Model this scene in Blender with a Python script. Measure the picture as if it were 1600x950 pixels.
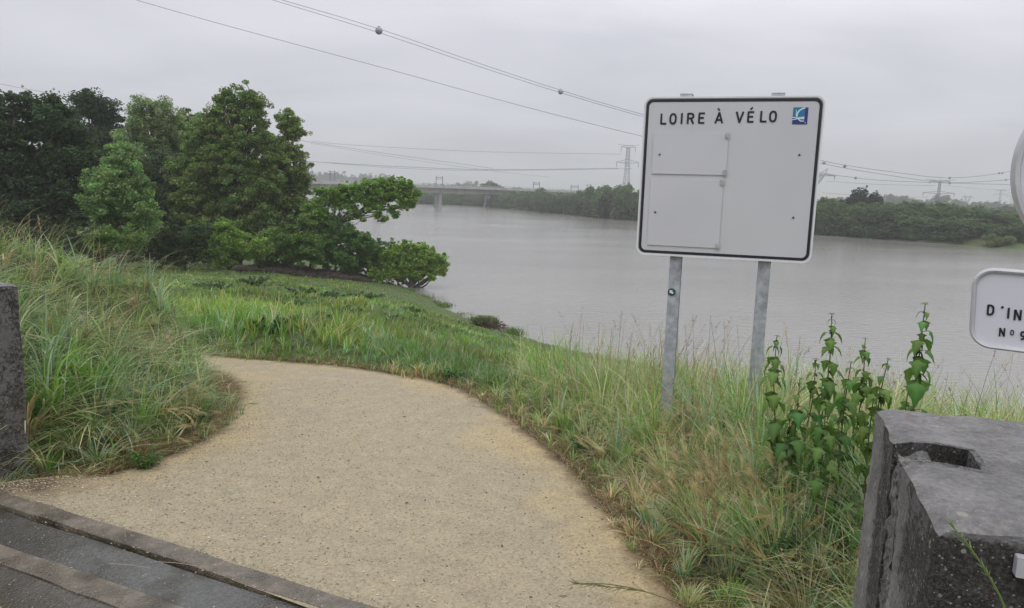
import bpy, math, random
import numpy as np
from mathutils import Vector
for o in list(bpy.data.objects): bpy.data.objects.remove(o)
S = bpy.context.scene
COL = S.collection
rng = np.random.default_rng(7)
rad = math.radians

# ------------------------------------------------------------------ camera
F = 1155.0; ROLL = rad(1.8); PITCH = math.atan(175/F*math.cos(ROLL)); EYE = np.array([0, 0, 1.6])
FW = np.array([0, math.cos(PITCH), -math.sin(PITCH)]); U0 = np.array([0, math.sin(PITCH), math.cos(PITCH)])
RT = math.cos(ROLL)*np.array([1., 0, 0]) + math.sin(ROLL)*U0
UP = -math.sin(ROLL)*np.array([1., 0, 0]) + math.cos(ROLL)*U0
def ray(x, y): return FW + RT*(x-800)/F + UP*(475-y)/F
def atz(x, y, z):
    d = ray(x, y); return EYE + d*((z-EYE[2])/d[2])
def aty(x, y, Y):
    d = ray(x, y); return EYE + d*(Y/d[1])
cam_d = bpy.data.cameras.new('camera'); cam = bpy.data.objects.new('camera', cam_d); COL.objects.link(cam)
cam_d.sensor_width = 36; cam_d.lens = 36*F/1600; cam_d.clip_start = 0.05; cam_d.clip_end = 20000
from mathutils import Matrix
m3 = Matrix(((RT[0], UP[0], -FW[0]), (RT[1], UP[1], -FW[1]), (RT[2], UP[2], -FW[2])))
cam.matrix_world = Matrix.Translation(Vector(EYE)) @ m3.to_4x4()
S.camera = cam
S.render.resolution_x = 1024; S.render.resolution_y = 608
# ------------------------------------------------------------------ world, sun, exposure
S.view_settings.view_transform = 'Standard'; S.view_settings.look = 'None'
S.view_settings.exposure = 0.0; S.view_settings.gamma = 1.0; S.view_settings.use_curve_mapping = False
SUN_EL, SUN_AZ = rad(58), rad(200)
W = bpy.data.worlds.new('World'); S.world = W; W.use_nodes = True
nt = W.node_tree; N = nt.nodes; L = nt.links
bg = N['Background']; bg.inputs[1].default_value = 0.1
sky = N.new('ShaderNodeTexSky'); sky.sky_type = 'NISHITA'; sky.sun_disc = False
sky.sun_elevation = SUN_EL; sky.sun_rotation = SUN_AZ
tc = N.new('ShaderNodeTexCoord')
sep = N.new('ShaderNodeSeparateXYZ'); L.new(tc.outputs['Generated'], sep.inputs[0])
# overcast: a cloud deck brightening towards the zenith; cloud coordinates on a flat deck
mx = N.new('ShaderNodeMath'); mx.operation = 'MAXIMUM'; mx.inputs[1].default_value = 0.0; L.new(sep.outputs[2], mx.inputs[0])
ad = N.new('ShaderNodeMath'); ad.operation = 'ADD'; ad.inputs[1].default_value = 0.22; L.new(mx.outputs[0], ad.inputs[0])
dv = N.new('ShaderNodeVectorMath'); dv.operation = 'DIVIDE'
cmb = N.new('ShaderNodeCombineXYZ')
for k in range(3): L.new(ad.outputs[0], cmb.inputs[k])
L.new(tc.outputs['Generated'], dv.inputs[0]); L.new(cmb.outputs[0], dv.inputs[1])
mp = N.new('ShaderNodeMapping'); mp.inputs['Scale'].default_value = (0.8, 1.3, 0.05); mp.inputs['Location'].default_value = (3.1, 1.7, 0)
L.new(dv.outputs[0], mp.inputs[0])
n1 = N.new('ShaderNodeTexNoise'); n1.inputs['Scale'].default_value = 1.3; n1.inputs['Detail'].default_value = 5; n1.inputs['Roughness'].default_value = 0.5
n1.inputs['Distortion'].default_value = 0.4
L.new(mp.outputs[0], n1.inputs[0])
r1 = N.new('ShaderNodeValToRGB'); r1.color_ramp.elements[0].position = 0.3; r1.color_ramp.elements[1].position = 0.7
r1.color_ramp.elements[0].color = (0.87, 0.875, 0.885, 1); r1.color_ramp.elements[1].color = (1.09, 1.085, 1.08, 1)
L.new(n1.outputs[0], r1.inputs[0])
r2 = N.new('ShaderNodeValToRGB'); e = r2.color_ramp.elements
e[0].position = 0.0; e[0].color = (0.60, 0.60, 0.665, 1); e[1].position = 1.0; e[1].color = (1.55, 1.55, 1.57, 1)
for p_, c_ in ((0.06, (0.63, 0.635, 0.70)), (0.2, (0.77, 0.77, 0.84)), (0.34, (1.10, 1.10, 1.165)), (0.55, (1.32, 1.32, 1.36))):
    q = e.new(p_); q.color = (*c_, 1)
L.new(sep.outputs[2], r2.inputs[0])
ml = N.new('ShaderNodeVectorMath'); ml.operation = 'MULTIPLY'; L.new(r1.outputs[0], ml.inputs[0]); L.new(r2.outputs[0], ml.inputs[1])
sc_ = N.new('ShaderNodeVectorMath'); sc_.operation = 'SCALE'; sc_.inputs['Scale'].default_value = 10.0; L.new(ml.outputs[0], sc_.inputs[0])
mix = N.new('ShaderNodeMixRGB'); mix.inputs[0].default_value = 0.95
L.new(sky.outputs[0], mix.inputs[1]); L.new(sc_.outputs[0], mix.inputs[2]); L.new(mix.outputs[0], bg.inputs[0])
sun_d = bpy.data.lights.new('sun', 'SUN'); sun_d.energy = 0.8; sun_d.angle = rad(35); sun_d.color = (1.0, 0.97, 0.93)
sun = bpy.data.objects.new('sun', sun_d); COL.objects.link(sun)
sd = Vector((math.sin(SUN_AZ)*math.cos(SUN_EL), math.cos(SUN_AZ)*math.cos(SUN_EL), math.sin(SUN_EL)))
sun.rotation_euler = sd.to_track_quat('Z', 'Y').to_euler()
S.cycles.use_denoising = True
S.cycles.max_bounces = 6; S.cycles.diffuse_bounces = 3; S.cycles.glossy_bounces = 3; S.cycles.transmission_bounces = 4
S.cycles.volume_bounces = 1; S.cycles.transparent_max_bounces = 8

# ------------------------------------------------------------------ helpers
def tag(o, label=None, cat=None, group=None, kind=None):
    if label: o['label'] = label
    if cat: o['category'] = cat
    if group: o['group'] = group
    if kind: o['kind'] = kind
    return o
def empty(name, loc, rz=0):
    o = bpy.data.objects.new(name, None); COL.objects.link(o); o.location = tuple(loc); o.rotation_euler = (0, 0, rz); o.empty_display_size = .2
    return o
class MB:
    def __init__(s): s.v = []; s.q = []; s.t = []; s.c = []; s.n = 0
    def add(s, v, quads=None, tris=None, col=None):
        v = np.asarray(v, float).reshape(-1, 3); s.v.append(v)
        if quads is not None and len(quads): s.q.append(np.asarray(quads).reshape(-1, 4)+s.n)
        if tris is not None and len(tris): s.t.append(np.asarray(tris).reshape(-1, 3)+s.n)
        if col is None: col = np.ones((len(v), 3))*.5
        col = np.broadcast_to(np.asarray(col, float), (len(v), 3)); s.c.append(col); s.n += len(v)
    def box(s, c, size, ax=None, col=None):
        c = np.asarray(c, float); h = np.asarray(size, float)/2
        A = np.eye(3) if ax is None else np.asarray(ax, float)
        p = np.array([[x, y, z] for x in (-1, 1) for y in (-1, 1) for z in (-1, 1)])*h
        s.add(c + p@A, [[0, 1, 3, 2], [4, 6, 7, 5], [0, 4, 5, 1], [2, 3, 7, 6], [0, 2, 6, 4], [1, 5, 7, 3]], col=col)
    def tube(s, pts, radii, sides=6, col=None, cap=True):
        pts = np.asarray(pts, float); n = len(pts); radii = np.broadcast_to(np.asarray(radii, float), (n,))
        tg = np.gradient(pts, axis=0); tg /= np.linalg.norm(tg, axis=1)[:, None]+1e-9
        ref = np.array([0, 0, 1.]) if abs(tg[:, 2].mean()) < .8 else np.array([1., 0, 0])
        a = np.cross(tg, ref); a /= np.linalg.norm(a, axis=1)[:, None]+1e-9; b = np.cross(tg, a)
        th = np.arange(sides)*2*math.pi/sides
        V = pts[:, None]+radii[:, None, None]*(np.cos(th)[None, :, None]*a[:, None]+np.sin(th)[None, :, None]*b[:, None])
        V = V.reshape(-1, 3); q = []
        for i in range(n-1):
            for k in range(sides):
                k2 = (k+1) % sides; q.append([i*sides+k, i*sides+k2, (i+1)*sides+k2, (i+1)*sides+k])
        t = []
        if cap:
            V = np.vstack([V, pts[0], pts[-1]]); m = n*sides
            for k in range(sides):
                k2 = (k+1) % sides; t.append([m, k2, k]); t.append([m+1, (n-1)*sides+k, (n-1)*sides+k2])
        s.add(V, q, t, col)
    def prism(s, outline, o, u, v, n, d0, d1, col=None):
        """outline (2D, ccw) in plane o+u*x+v*y extruded along n from d0 to d1"""
        P = np.asarray(outline, float); k = len(P); o, u, v, n = map(np.asarray, (o, u, v, n))
        base = o+P[:, :1]*u+P[:, 1:]*v; A = base+n*d0; B = base+n*d1
        ca = A.mean(0); cb = B.mean(0); V = np.vstack([A, B, ca, cb]); q = []; t = []
        for i in range(k):
            j = (i+1) % k; q.append([i, j, k+j, k+i]); t.append([2*k, j, i]); t.append([2*k+1, k+i, k+j])
        s.add(V, q, t, col)
    def build(s, name, mat, parent=None, smooth=False):
        V = np.vstack(s.v); q = np.vstack(s.q) if s.q else np.zeros((0, 4), int); t = np.vstack(s.t) if s.t else np.zeros((0, 3), int)
        me = bpy.data.meshes.new(name); me.vertices.add(len(V))
        org = np.zeros(3)
        if parent is not None: org = np.array(parent.location)
        me.vertices.foreach_set('co', (V-org).astype(np.float32).ravel() if parent is None or parent.rotation_euler[2] == 0 else V.astype(np.float32).ravel())
        me.loops.add(len(q)*4+len(t)*3); me.polygons.add(len(q)+len(t))
        me.loops.foreach_set('vertex_index', np.concatenate([q.ravel(), t.ravel()]).astype(np.int32))
        st = np.concatenate([np.arange(len(q))*4, len(q)*4+np.arange(len(t))*3]).astype(np.int32)
        me.polygons.foreach_set('loop_start', st)
        me.polygons.foreach_set('use_smooth', np.full(len(q)+len(t), bool(smooth)))
        at = me.attributes.new('col', 'FLOAT_COLOR', 'POINT')
        C = np.vstack(s.c); at.data.foreach_set('color', np.hstack([C, np.ones((len(C), 1))]).astype(np.float32).ravel())
        me.update(calc_edges=True); me.validate()
        me.materials.append(mat)
        ob = bpy.data.objects.new(name, me); COL.objects.link(ob)
        if parent is not None: ob.parent = parent
        return ob

def hash2(ix, iy, seed):
    n = (ix.astype(np.int64)*374761393+iy.astype(np.int64)*668265263+seed*1442695041) & 0xffffffff
    n = ((n ^ (n >> 13))*1274126177) & 0xffffffff
    return ((n ^ (n >> 16)) & 0xffff)/65535.
def vnoise(x, y, seed=1):
    x = np.asarray(x, float); y = np.asarray(y, float)
    ix = np.floor(x); iy = np.floor(y); fx = x-ix; fy = y-iy; fx = fx*fx*(3-2*fx); fy = fy*fy*(3-2*fy)
    a = hash2(ix, iy, seed); b = hash2(ix+1, iy, seed); c = hash2(ix, iy+1, seed); d = hash2(ix+1, iy+1, seed)
    return (a*(1-fx)+b*fx)*(1-fy)+(c*(1-fx)+d*fx)*fy
def fbm(x, y, seed=1): return .5*vnoise(x, y, seed)+.3*vnoise(x*2.1, y*2.1, seed+5)+.2*vnoise(x*4.3, y*4.3, seed+9)
def pdist(x, y, poly, closed=False):
    P = np.asarray(poly, float); d = np.full(np.shape(x), 1e9); n = len(P)
    for i in range(n if closed else n-1):
        a = P[i]; b = P[(i+1) % n]; ab = b-a; t = np.clip(((x-a[0])*ab[0]+(y-a[1])*ab[1])/(ab@ab+1e-12), 0, 1)
        d = np.minimum(d, np.hypot(x-a[0]-t*ab[0], y-a[1]-t*ab[1]))
    return d
def inside(x, y, poly):
    P = np.asarray(poly, float); r = np.zeros(np.shape(x), bool); n = len(P)
    for i in range(n):
        x1, y1 = P[i]; x2, y2 = P[(i+1) % n]
        if y1 == y2: continue
        c = ((y1 > y) != (y2 > y)) & (x < (x2-x1)*(y-y1)/(y2-y1)+x1); r ^= c
    return r
def spline(pts, n):
    P = np.asarray(pts, float); P = np.vstack([2*P[0]-P[1], P, 2*P[-1]-P[-2]]); out = []
    m = len(P)-3
    for i in range(n):
        u = i/(n-1)*m; k = min(int(u), m-1); t = u-k; a, b, c, d = P[k:k+4]
        out.append(.5*((2*b)+(-a+c)*t+(2*a-5*b+4*c-d)*t*t+(-a+3*b-3*c+d)*t**3))
    return np.array(out)

# ------------------------------------------------------------------ materials
def newmat(name):
    m = bpy.data.materials.new(name); m.use_nodes = True; return m, m.node_tree.nodes, m.node_tree.links
def noise(N, L, scale, detail=4, vec=None, rough=.55):
    n = N.new('ShaderNodeTexNoise'); n.inputs['Scale'].default_value = scale; n.inputs['Detail'].default_value = detail; n.inputs['Roughness'].default_value = rough
    if vec is not None: L.new(vec, n.inputs[0])
    return n
def ramp(N, L, src, stops):
    r = N.new('ShaderNodeValToRGB'); e = r.color_ramp.elements
    e[0].position = stops[0][0]; e[0].color = (*stops[0][1], 1); e[1].position = stops[-1][0]; e[1].color = (*stops[-1][1], 1)
    for p, c in stops[1:-1]:
        q = e.new(p); q.color = (*c, 1)
    L.new(src, r.inputs[0]); return r
def mixc(N, L, fac, a, b, mode='MIX'):
    m = N.new('ShaderNodeMixRGB'); m.blend_type = mode
    for k, s in ((0, fac), (1, a), (2, b)):
        if isinstance(s, (int, float)): m.inputs[k].default_value = s
        elif isinstance(s, tuple): m.inputs[k].default_value = (*s, 1)
        else: L.new(s, m.inputs[k])
    return m.outputs[0]
def bump(N, L, h, strength, dist, P):
    b = N.new('ShaderNodeBump'); b.inputs['Strength'].default_value = strength; b.inputs['Distance'].default_value = dist
    L.new(h, b.inputs['Height']); L.new(b.outputs[0], P.inputs['Normal']); return b
def leafmat(name, trans=.3, rough=.55):
    m, N, L = newmat(name); P = N['Principled BSDF']; at = N.new('ShaderNodeAttribute'); at.attribute_name = 'col'
    L.new(at.outputs[0], P.inputs['Base Color']); P.inputs['Roughness'].default_value = rough; P.inputs['Specular IOR Level'].default_value = .3
    T = N.new('ShaderNodeBsdfTranslucent'); hs = N.new('ShaderNodeHueSaturation'); hs.inputs['Value'].default_value = 1.3; hs.inputs['Saturation'].default_value = 1.1
    L.new(at.outputs[0], hs.inputs['Color']); L.new(hs.outputs[0], T.inputs[0])
    x = N.new('ShaderNodeMixShader'); x.inputs[0].default_value = trans; L.new(P.outputs[0], x.inputs[1]); L.new(T.outputs[0], x.inputs[2])
    L.new(x.outputs[0], N['Material Output'].inputs['Surface']); return m
M = {}
M['leaf'] = leafmat('leaf', .3); M['grass'] = leafmat('grass_blade', .38, .5)
def simple(name, col, rough=.6, metal=0., nscale=None, var=.25, bmp=0, coat=0):
    m, N, L = newmat(name); P = N['Principled BSDF']; P.inputs['Roughness'].default_value = rough; P.inputs['Metallic'].default_value = metal
    P.inputs['Coat Weight'].default_value = coat
    if nscale:
        tc = N.new('ShaderNodeTexCoord'); n = noise(N, L, nscale, 6, tc.outputs['Object'])
        a = tuple(c*(1-var) for c in col); b = tuple(min(1, c*(1+var)) for c in col)
        r = ramp(N, L, n.outputs[0], [(.3, a), (.7, b)]); L.new(r.outputs[0], P.inputs['Base Color'])
        if bmp: bump(N, L, n.outputs[0], .6, bmp, P)
    else: P.inputs['Base Color'].default_value = (*col, 1)
    return m
M['bark'] = simple('bark', (.09, .075, .06), .9, 0, 6, .5, .02)
M['white'] = simple('white_enamel', (.52, .52, .555), .28, 0, 2.0, .035, 0, .1)
M['rim'] = simple('white_rim', (.68, .68, .70), .35, 0, 3, .05)
M['black'] = simple('black_vinyl', (.012, .012, .02), .4, 0, 20, .3)
M['galv'] = simple('galvanised_steel', (.36, .38, .42), .5, .35, 22, .32, .0006)
M['alu'] = simple('aluminium', (.50, .50, .53), .55, .3, 12, .15)
M['clip'] = simple('steel_clip', (.42, .42, .43), .4, .2, 30, .3)
M['navy'] = simple('navy_print', (.035, .03, .2), .4, 0, 20, .1)
M['teal'] = simple('teal_print', (.02, .17, .33), .4, 0, 20, .15)
M['lblue'] = simple('pale_print', (.55, .72, .76), .4, 0, 20, .05)
M['dgreen'] = simple('dark_green_print', (.008, .06, .04), .4, 0, 20, .1)
M['flap'] = simple('flap_enamel', (.525, .525, .57), .14, 0, 2.5, .03, 0, .3)
M['signface'] = simple('sign_face', (.6, .6, .66), .3, 0, 3, .04)
M['wire'] = simple('cable_metal', (.17, .17, .19), .6, .3, 2, .1)
M['ball'] = simple('marker_ball_paint', (.30, .30, .32), .35, 0, 1, .1)
M['pylon'] = simple('pylon_steel', (.20, .21, .24), .6, .3, .3, .15)
M['bridge'] = simple('bridge_concrete', (.40, .395, .385), .85, 0, .25, .18, 0)
M['stem'] = simple('plant_stem', (.06, .055, .03), .6, 0, 40, .4)
M['wood'] = simple('drift_wood', (.10, .07, .05), .9, 0, 8, .4, .01)
M['mast'] = simple('catenary_mast_steel', (.16, .17, .21), .6, .3, .5, .1)

# ------------------------------------------------------------------ terrain
WZ = -5.4
near_shore = [(150, -90), (60, -10), (25, 18), (10, 27), (5.5, 31), (2.7, 33.1), (-1.3, 37.7), (-4.2, 44), (-6.0, 49), (-9.9, 56.3), (-14, 64), (-22, 85), (-50, 150), (-75, 220), (-120, 350), (-300, 800)]
far_shore = [(300, -20), (150, 60), (110, 90), (86, 125), (67, 158), (34, 211), (14, 264), (-6, 318), (-12, 347), (-42, 356), (-80, 420), (-200, 800)]
near_shore = [tuple(p) for p in near_shore]
river = [(700, -420)] + near_shore + [(-600, 1600), (-450, 1600)] + far_shore[::-1] + [(900, -200)]
edgeR = spline([(.98, 1.73), (.86, 2.3), (.77, 2.79), (.69, 3.3), (.59, 3.82), (.46, 4.5), (.26, 5.18), (-.08, 6.13), (-.61, 7.16), (-1.66, 7.87), (-3.05, 8.25), (-5, 8.7), (-8, 9.4), (-14, 10.6)], 140)
edgeL = spline([(-2.72, 3.63), (-2.6, 3.85), (-2.5, 4.02), (-2.36, 4.25), (-2.22, 4.6), (-2.17, 5.0), (-2.22, 5.5), (-2.36, 6.1), (-2.65, 6.8), (-3.1, 7.35), (-4, 7.75), (-5.3, 8.0), (-8, 8.3), (-14, 9.2)], 140)
path_poly = np.vstack([edgeR, edgeL[::-1]])
# kerb / drain directions
dA = atz(0, 793, 0)[:2]; dB = atz(483, 950, 0)[:2]; DD = (dB-dA)/np.linalg.norm(dB-dA); DN = np.array([-DD[1], DD[0]])  # DN points to the river
ctrl = []
for p in [(3, -3), (-3, -3), (0, 0), (2, 1.5), (-4, 2), (-6, 1), (0, 2), (-2, 3), (1.2, 2.2), (-20, -20), (20, -20), (0, -40), (-8, 3.5), (6, -2)]: ctrl.append((*p, 0))
for x, y in list(edgeR[6::9]) + list(edgeL[6::9]) + [(-.8, 4), (-1, 6)]: ctrl.append((x, y, .12-.06*min(y, 8.3)))
ctrl += [(-14, 10.5, -.5), (-14, 9.2, -.5)]
# mound left of the path
ctrl += [(-3.0, 4.5, .12), (-3.4, 5.2, .36), (-3.1, 5.9, .16), (-3.6, 6.6, .42), (-4.3, 5.6, .64), (-4.4, 7.0, .74), (-5.4, 6.6, .88), (-5.5, 7.4, .76), (-7, 7.2, .92), (-7, 5, .9), (-3.8, 7.15, .52), (-3.4, 7.1, .30), (-9, 6.5, .9), (-12, 8, .5), (-3.6, 4.4, .35)]
# right shoulder
ctrl += [(1.2, 3.2, -.0), (1.3, 5, -.1), (2.2, 4.2, .0), (3, 3.2, .05), (4.5, 2.4, .05), (1.0, 6.2, -.28), (2.4, 6, -.3), (4, 5, -.3), (0.2, 7.6, -.45), (5.5, 4.5, -.5), (8, 5, -1.0), (8, 1.5, -.1)]
for x, y in near_shore[1:-3]: ctrl.append((x, y, WZ))
def lerp3(a, b, t): return tuple(np.array(a)*(1-t)+np.array(b)*t)
pe = [((-3.05, 8.25, -.42), (-22, 60, -4.9)), ((-1.66, 7.87, -.4), (-9.9, 56.3, WZ)), ((-.61, 7.16, -.35), (-4.2, 44, WZ)), ((-.08, 6.13, -.3), (2.7, 33.1, WZ)), ((1., 6.5, -.35), (5.5, 31, WZ)), ((3, 6, -.5), (10, 27, WZ)), ((-6, 9.6, -.6), (-35, 60, -4.6))]
for a, b in pe:
    for t, dz in ((.12, 0), (.3, -.1), (.5, -.22), (.75, -.28), (.9, -.15)): q = lerp3(a, b, t); ctrl.append((q[0], q[1], q[2]+dz))
ctrl += [(-21, 58, -4.9), (-30, 58, -4.7), (-40, 45, -3.6), (-25, 35, -2.7), (-60, 60, -4.4), (-60, 110, -4.5), (-100, 60, -4), (-150, 150, -4.4), (-40, 15, -.9), (-20, 15, -.7)]
ctrl = np.array(ctrl, float)
_, idx = np.unique(np.round(ctrl[:, :2], 2), axis=0, return_index=True); ctrl = ctrl[np.sort(idx)]
cs = .6
def kern(r): return np.sqrt(r*r+cs*cs)
D = np.hypot(ctrl[:, None, 0]-ctrl[None, :, 0], ctrl[:, None, 1]-ctrl[None, :, 1])
n_ = len(ctrl); A_ = np.zeros((n_+1, n_+1)); A_[:n_, :n_] = -kern(D); A_[:n_, n_] = 1; A_[n_, :n_] = 1
A_[:n_, :n_] -= np.eye(n_)*.01
w_ = np.linalg.solve(A_, np.append(ctrl[:, 2], 0))
def gz(x, y):
    x = np.asarray(x, float); y = np.asarray(y, float); sh = x.shape; x = x.ravel(); y = y.ravel()
    out = np.full(x.shape, w_[n_])
    for i in range(n_): out -= w_[i]*kern(np.hypot(x-ctrl[i, 0], y-ctrl[i, 1]))
    r = np.hypot(x, y); k = np.clip((r-90)/80, 0, 1); out = out*(1-k)+k*np.where(y > 20, -4.3, 0)
    k2 = np.clip((-y-5)/20, 0, 1); out = out*(1-k2)
    out = np.clip(out, -5.9, 1.4); pin = inside(x, y, path_poly); pdd = pdist(x, y, path_poly, True); pk = np.clip(np.where(pin, 1., 1-pdd/.35), 0, 1)
    pl_ = np.minimum(0, .12-.06*np.minimum(y, 8.3)); pk = pk*np.clip((x+9)/4, 0, 1); out = out*(1-pk)+pl_*pk
    # bumps off the path
    off = np.clip((r-8)/6, 0, 1); out += off*(fbm(x*.5, y*.5, 3)-.5)*.5*np.clip(pdist(x, y, near_shore)/12, 0, 1)
    ins = inside(x, y, river); df = pdist(x, y, far_shore); dn = pdist(x, y, near_shore)
    farside = (~ins) & (df < dn) & (r > 60)
    out = np.where(farside, WZ+.1+np.clip(df*.22, 0, 1.3)+np.clip((df-15)*.02, 0, .5), out)
    farland = (~ins) & (r > 400); out = np.where(farland, -3.8, out)
    bed = WZ-.12-np.clip(np.minimum(df, dn)*.25, 0, 2.2)
    out = np.where(ins, np.minimum(bed, WZ-.1), out)
    near_land = (~ins) & (~farside) & (~farland) & (dn < 3)
    out = np.where(near_land, np.maximum(out, WZ+.02+dn*.02), out)
    out = np.where((~ins) & (~farside) & (~farland) & (dn >= 3), np.maximum(out, WZ+.12), out)
    return out.reshape(sh)
# road polygon (camera side of the drain)
def dl(s, t): return tuple(dA+DD*s+DN*t)       # s along the drain, t across (towards the river)
KW = .13
road_far = .0
road_poly = [dl(-8, -.42), dl(3.75, -.42), (1.5, -1), (1.5, -8), (-14, -8)]
az = np.concatenate([np.arange(-55, 55, .4), np.arange(55, 305, 3.)]); az = np.radians(az)
rr = .35*1.036**np.arange(0, 262); rr = np.append(rr, 6000)
AZ, RR = np.meshgrid(az, rr); X = np.sin(AZ)*RR; Y = np.cos(AZ)*RR
Z = gz(X, Y)
ins = inside(X, Y, path_poly); dp = pdist(X, Y, path_poly, True)
Z = Z - np.where(ins, np.clip(dp/.1, 0, 1)*.05, 0)
flat = (RR < 9) & (((X-dA[0])*DN[0]+(Y-dA[1])*DN[1]) < .2) ; Z = np.where(flat, np.minimum(Z, 0)-.06, Z)
na, nr = len(az), len(rr)
mb = MB(); V = np.stack([X, Y, Z], -1).reshape(-1, 3); i = np.arange(nr-1)[:, None]*na; j = np.arange(na)[None, :]; j2 = (j+1) % na
q = np.stack([i+j, i+j2, i+na+j2, i+na+j], -1).reshape(-1, 4)
c0 = len(V); V = np.vstack([V, [[0, 0, -.06]]]); tr = np.stack([np.full(na, c0), (np.arange(na)+1) % na, np.arange(na)], -1)
mb.add(V, q[:, ::-1], tr[:, ::-1])
m, N, L = newmat('ground_soil'); P = N['Principled BSDF']; P.inputs['Roughness'].default_value = .95; tc = N.new('ShaderNodeTexCoord')
a = noise(N, L, .8, 6, tc.outputs['Object']); b = noise(N, L, 9, 5, tc.outputs['Object'])
r = ramp(N, L, a.outputs[0], [(.3, (.06, .10, .03)), (.5, (.085, .13, .04)), (.7, (.10, .12, .05))])
r3 = ramp(N, L, b.outputs[0], [(.35, (.6, .6, .6)), (.7, (1.3, 1.2, 1.1))])
L.new(mixc(N, L, 1.0, r.outputs[0], r3.outputs[0], 'MULTIPLY'), P.inputs['Base Color']); bump(N, L, b.outputs[0], .8, .05, P)
g = mb.build('ground', m, smooth=True); tag(g, kind='structure')
# ------------------------------------------------------------------ water
mb = MB(); g_ = np.array([(-3000, -700), (3000, -700), (3000, 6000), (-3000, 6000)], float)
mb.add(np.c_[g_, np.full(4, WZ)], [[0, 1, 2, 3]])
m, N, L = newmat('river_water'); P = N['Principled BSDF']; P.inputs['IOR'].default_value = 1.33
geo = N.new('ShaderNodeNewGeometry')
mp = N.new('ShaderNodeMapping'); mp.inputs['Rotation'].default_value = (0, 0, rad(-35)); mp.inputs['Scale'].default_value = (.9, 2.4, 1); L.new(geo.outputs['Position'], mp.inputs[0])
a = noise(N, L, 1.3, 5, mp.outputs[0], .6); b = noise(N, L, .045, 5, mp.outputs[0], .6); c = noise(N, L, .012, 3, geo.outputs['Position'])
r = ramp(N, L, b.outputs[0], [(.3, (.215, .208, .19)), (.7, (.235, .225, .205))]); L.new(r.outputs[0], P.inputs['Base Color'])
rr_ = ramp(N, L, b.outputs[0], [(.35, (.09, .09, .09)), (.65, (.16, .16, .16))]); L.new(rr_.outputs[0], P.inputs['Roughness'])
ms = N.new('ShaderNodeMath'); ms.operation = 'MULTIPLY'; L.new(a.outputs[0], ms.inputs[0]); L.new(c.outputs[0], ms.inputs[1])
bump(N, L, ms.outputs[0], .9, .09, P)
w = mb.build('water', m); tag(w, kind='structure')
# ------------------------------------------------------------------ gravel path
def pathz(x, y):
    z = gz(x, y)+.004+(fbm(x*1.5, y*1.5, 4)-.5)*.02; kf = np.clip(((x-dA[0])*DN[0]+(y-dA[1])*DN[1]-.11)/.6, 0, 1); return z*kf+.006*(1-kf)
nt_ = 60; V = []
for k in range(140):
    t = np.linspace(0, 1, nt_)[:, None]; V.append(edgeL[k]*(1-t)+edgeR[k]*t)
V = np.array(V); wob = (vnoise(V[..., 0]*5, V[..., 1]*5, 11)-.5)*.08; V[:, 0, 0] += wob[:, 0]; V[:, -1, 0] += wob[:, -1]
Zp = pathz(V[..., 0], V[..., 1])
edge_d = pdist(V[..., 0], V[..., 1], edgeL); edge_r = pdist(V[..., 0], V[..., 1], edgeR); ed = np.minimum(edge_d, edge_r)
mb = MB(); VV = np.concatenate([V, Zp[..., None]], -1).reshape(-1, 3); i = np.arange(139)[:, None]*nt_; j = np.arange(nt_-1)[None]
q = np.stack([i+j, i+j+1, i+nt_+j+1, i+nt_+j], -1).reshape(-1, 4)
dirt = np.hypot((V[..., 0]+2.62)*.8, V[..., 1]-3.75)-.12
cc = np.stack([np.clip(ed/1.2, 0, 1), np.clip(np.minimum(ed/.28, dirt/.42), 0, 1), np.clip(edge_d/2, 0, 1)], -1).reshape(-1, 3)
mb.add(VV, q, col=cc)
m, N, L = newmat('gravel_surface'); P = N['Principled BSDF']; P.inputs['Roughness'].default_value = .85
geo = N.new('ShaderNodeNewGeometry'); pos = geo.outputs['Position']
at = N.new('ShaderNodeAttribute'); at.attribute_name = 'col'; sp = N.new('ShaderNodeSeparateXYZ'); L.new(at.outputs[0], sp.inputs[0])
vo = N.new('ShaderNodeTexVoronoi'); vo.inputs['Scale'].default_value = 95; L.new(pos, vo.inputs[0])
vo2 = N.new('ShaderNodeTexVoronoi'); vo2.inputs['Scale'].default_value = 45; L.new(pos, vo2.inputs[0])
big = noise(N, L, 1.1, 5, pos, .6); mid = noise(N, L, 7, 5, pos, .65); fine = noise(N, L, 60, 3, pos, .7)
s1 = N.new('ShaderNodeMath'); s1.operation = 'MULTIPLY_ADD'; L.new(big.outputs[0], s1.inputs[0]); s1.inputs[1].default_value = 1.3; L.new(sp.outputs[0], s1.inputs[2])
base = ramp(N, L, s1.outputs[0], [(.35, (.385, .30, .165)), (.8, (.355, .292, .180)), (1.0, (.315, .272, .190))])
base.color_ramp.elements[0].position = .45
st = ramp(N, L, vo.outputs['Color'], [(.05, (.66, .65, .62)), (.45, (.97, .97, .97)), (.95, (1.25, 1.24, 1.2))])
c1 = mixc(N, L, .75, base.outputs[0], st.outputs[0], 'MULTIPLY')
md = ramp(N, L, mid.outputs[0], [(.3, (.84, .84, .86)), (.7, (1.13, 1.11, 1.07))]); c1 = mixc(N, L, .8, c1, md.outputs[0], 'MULTIPLY')
dk = ramp(N, L, vo2.outputs['Color'], [(.03, (.35, .33, .32)), (.05, (1, 1, 1))]); c1 = mixc(N, L, .8, c1, dk.outputs[0], 'MULTIPLY')
s2 = N.new('ShaderNodeMath'); s2.operation = 'MULTIPLY_ADD'; L.new(mid.outputs[0], s2.inputs[0]); s2.inputs[1].default_value = .9; L.new(sp.outputs[1], s2.inputs[2])
er = ramp(N, L, s2.outputs[0], [(.45, (1, 1, 1)), (1.0, (0, 0, 0))])
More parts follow.
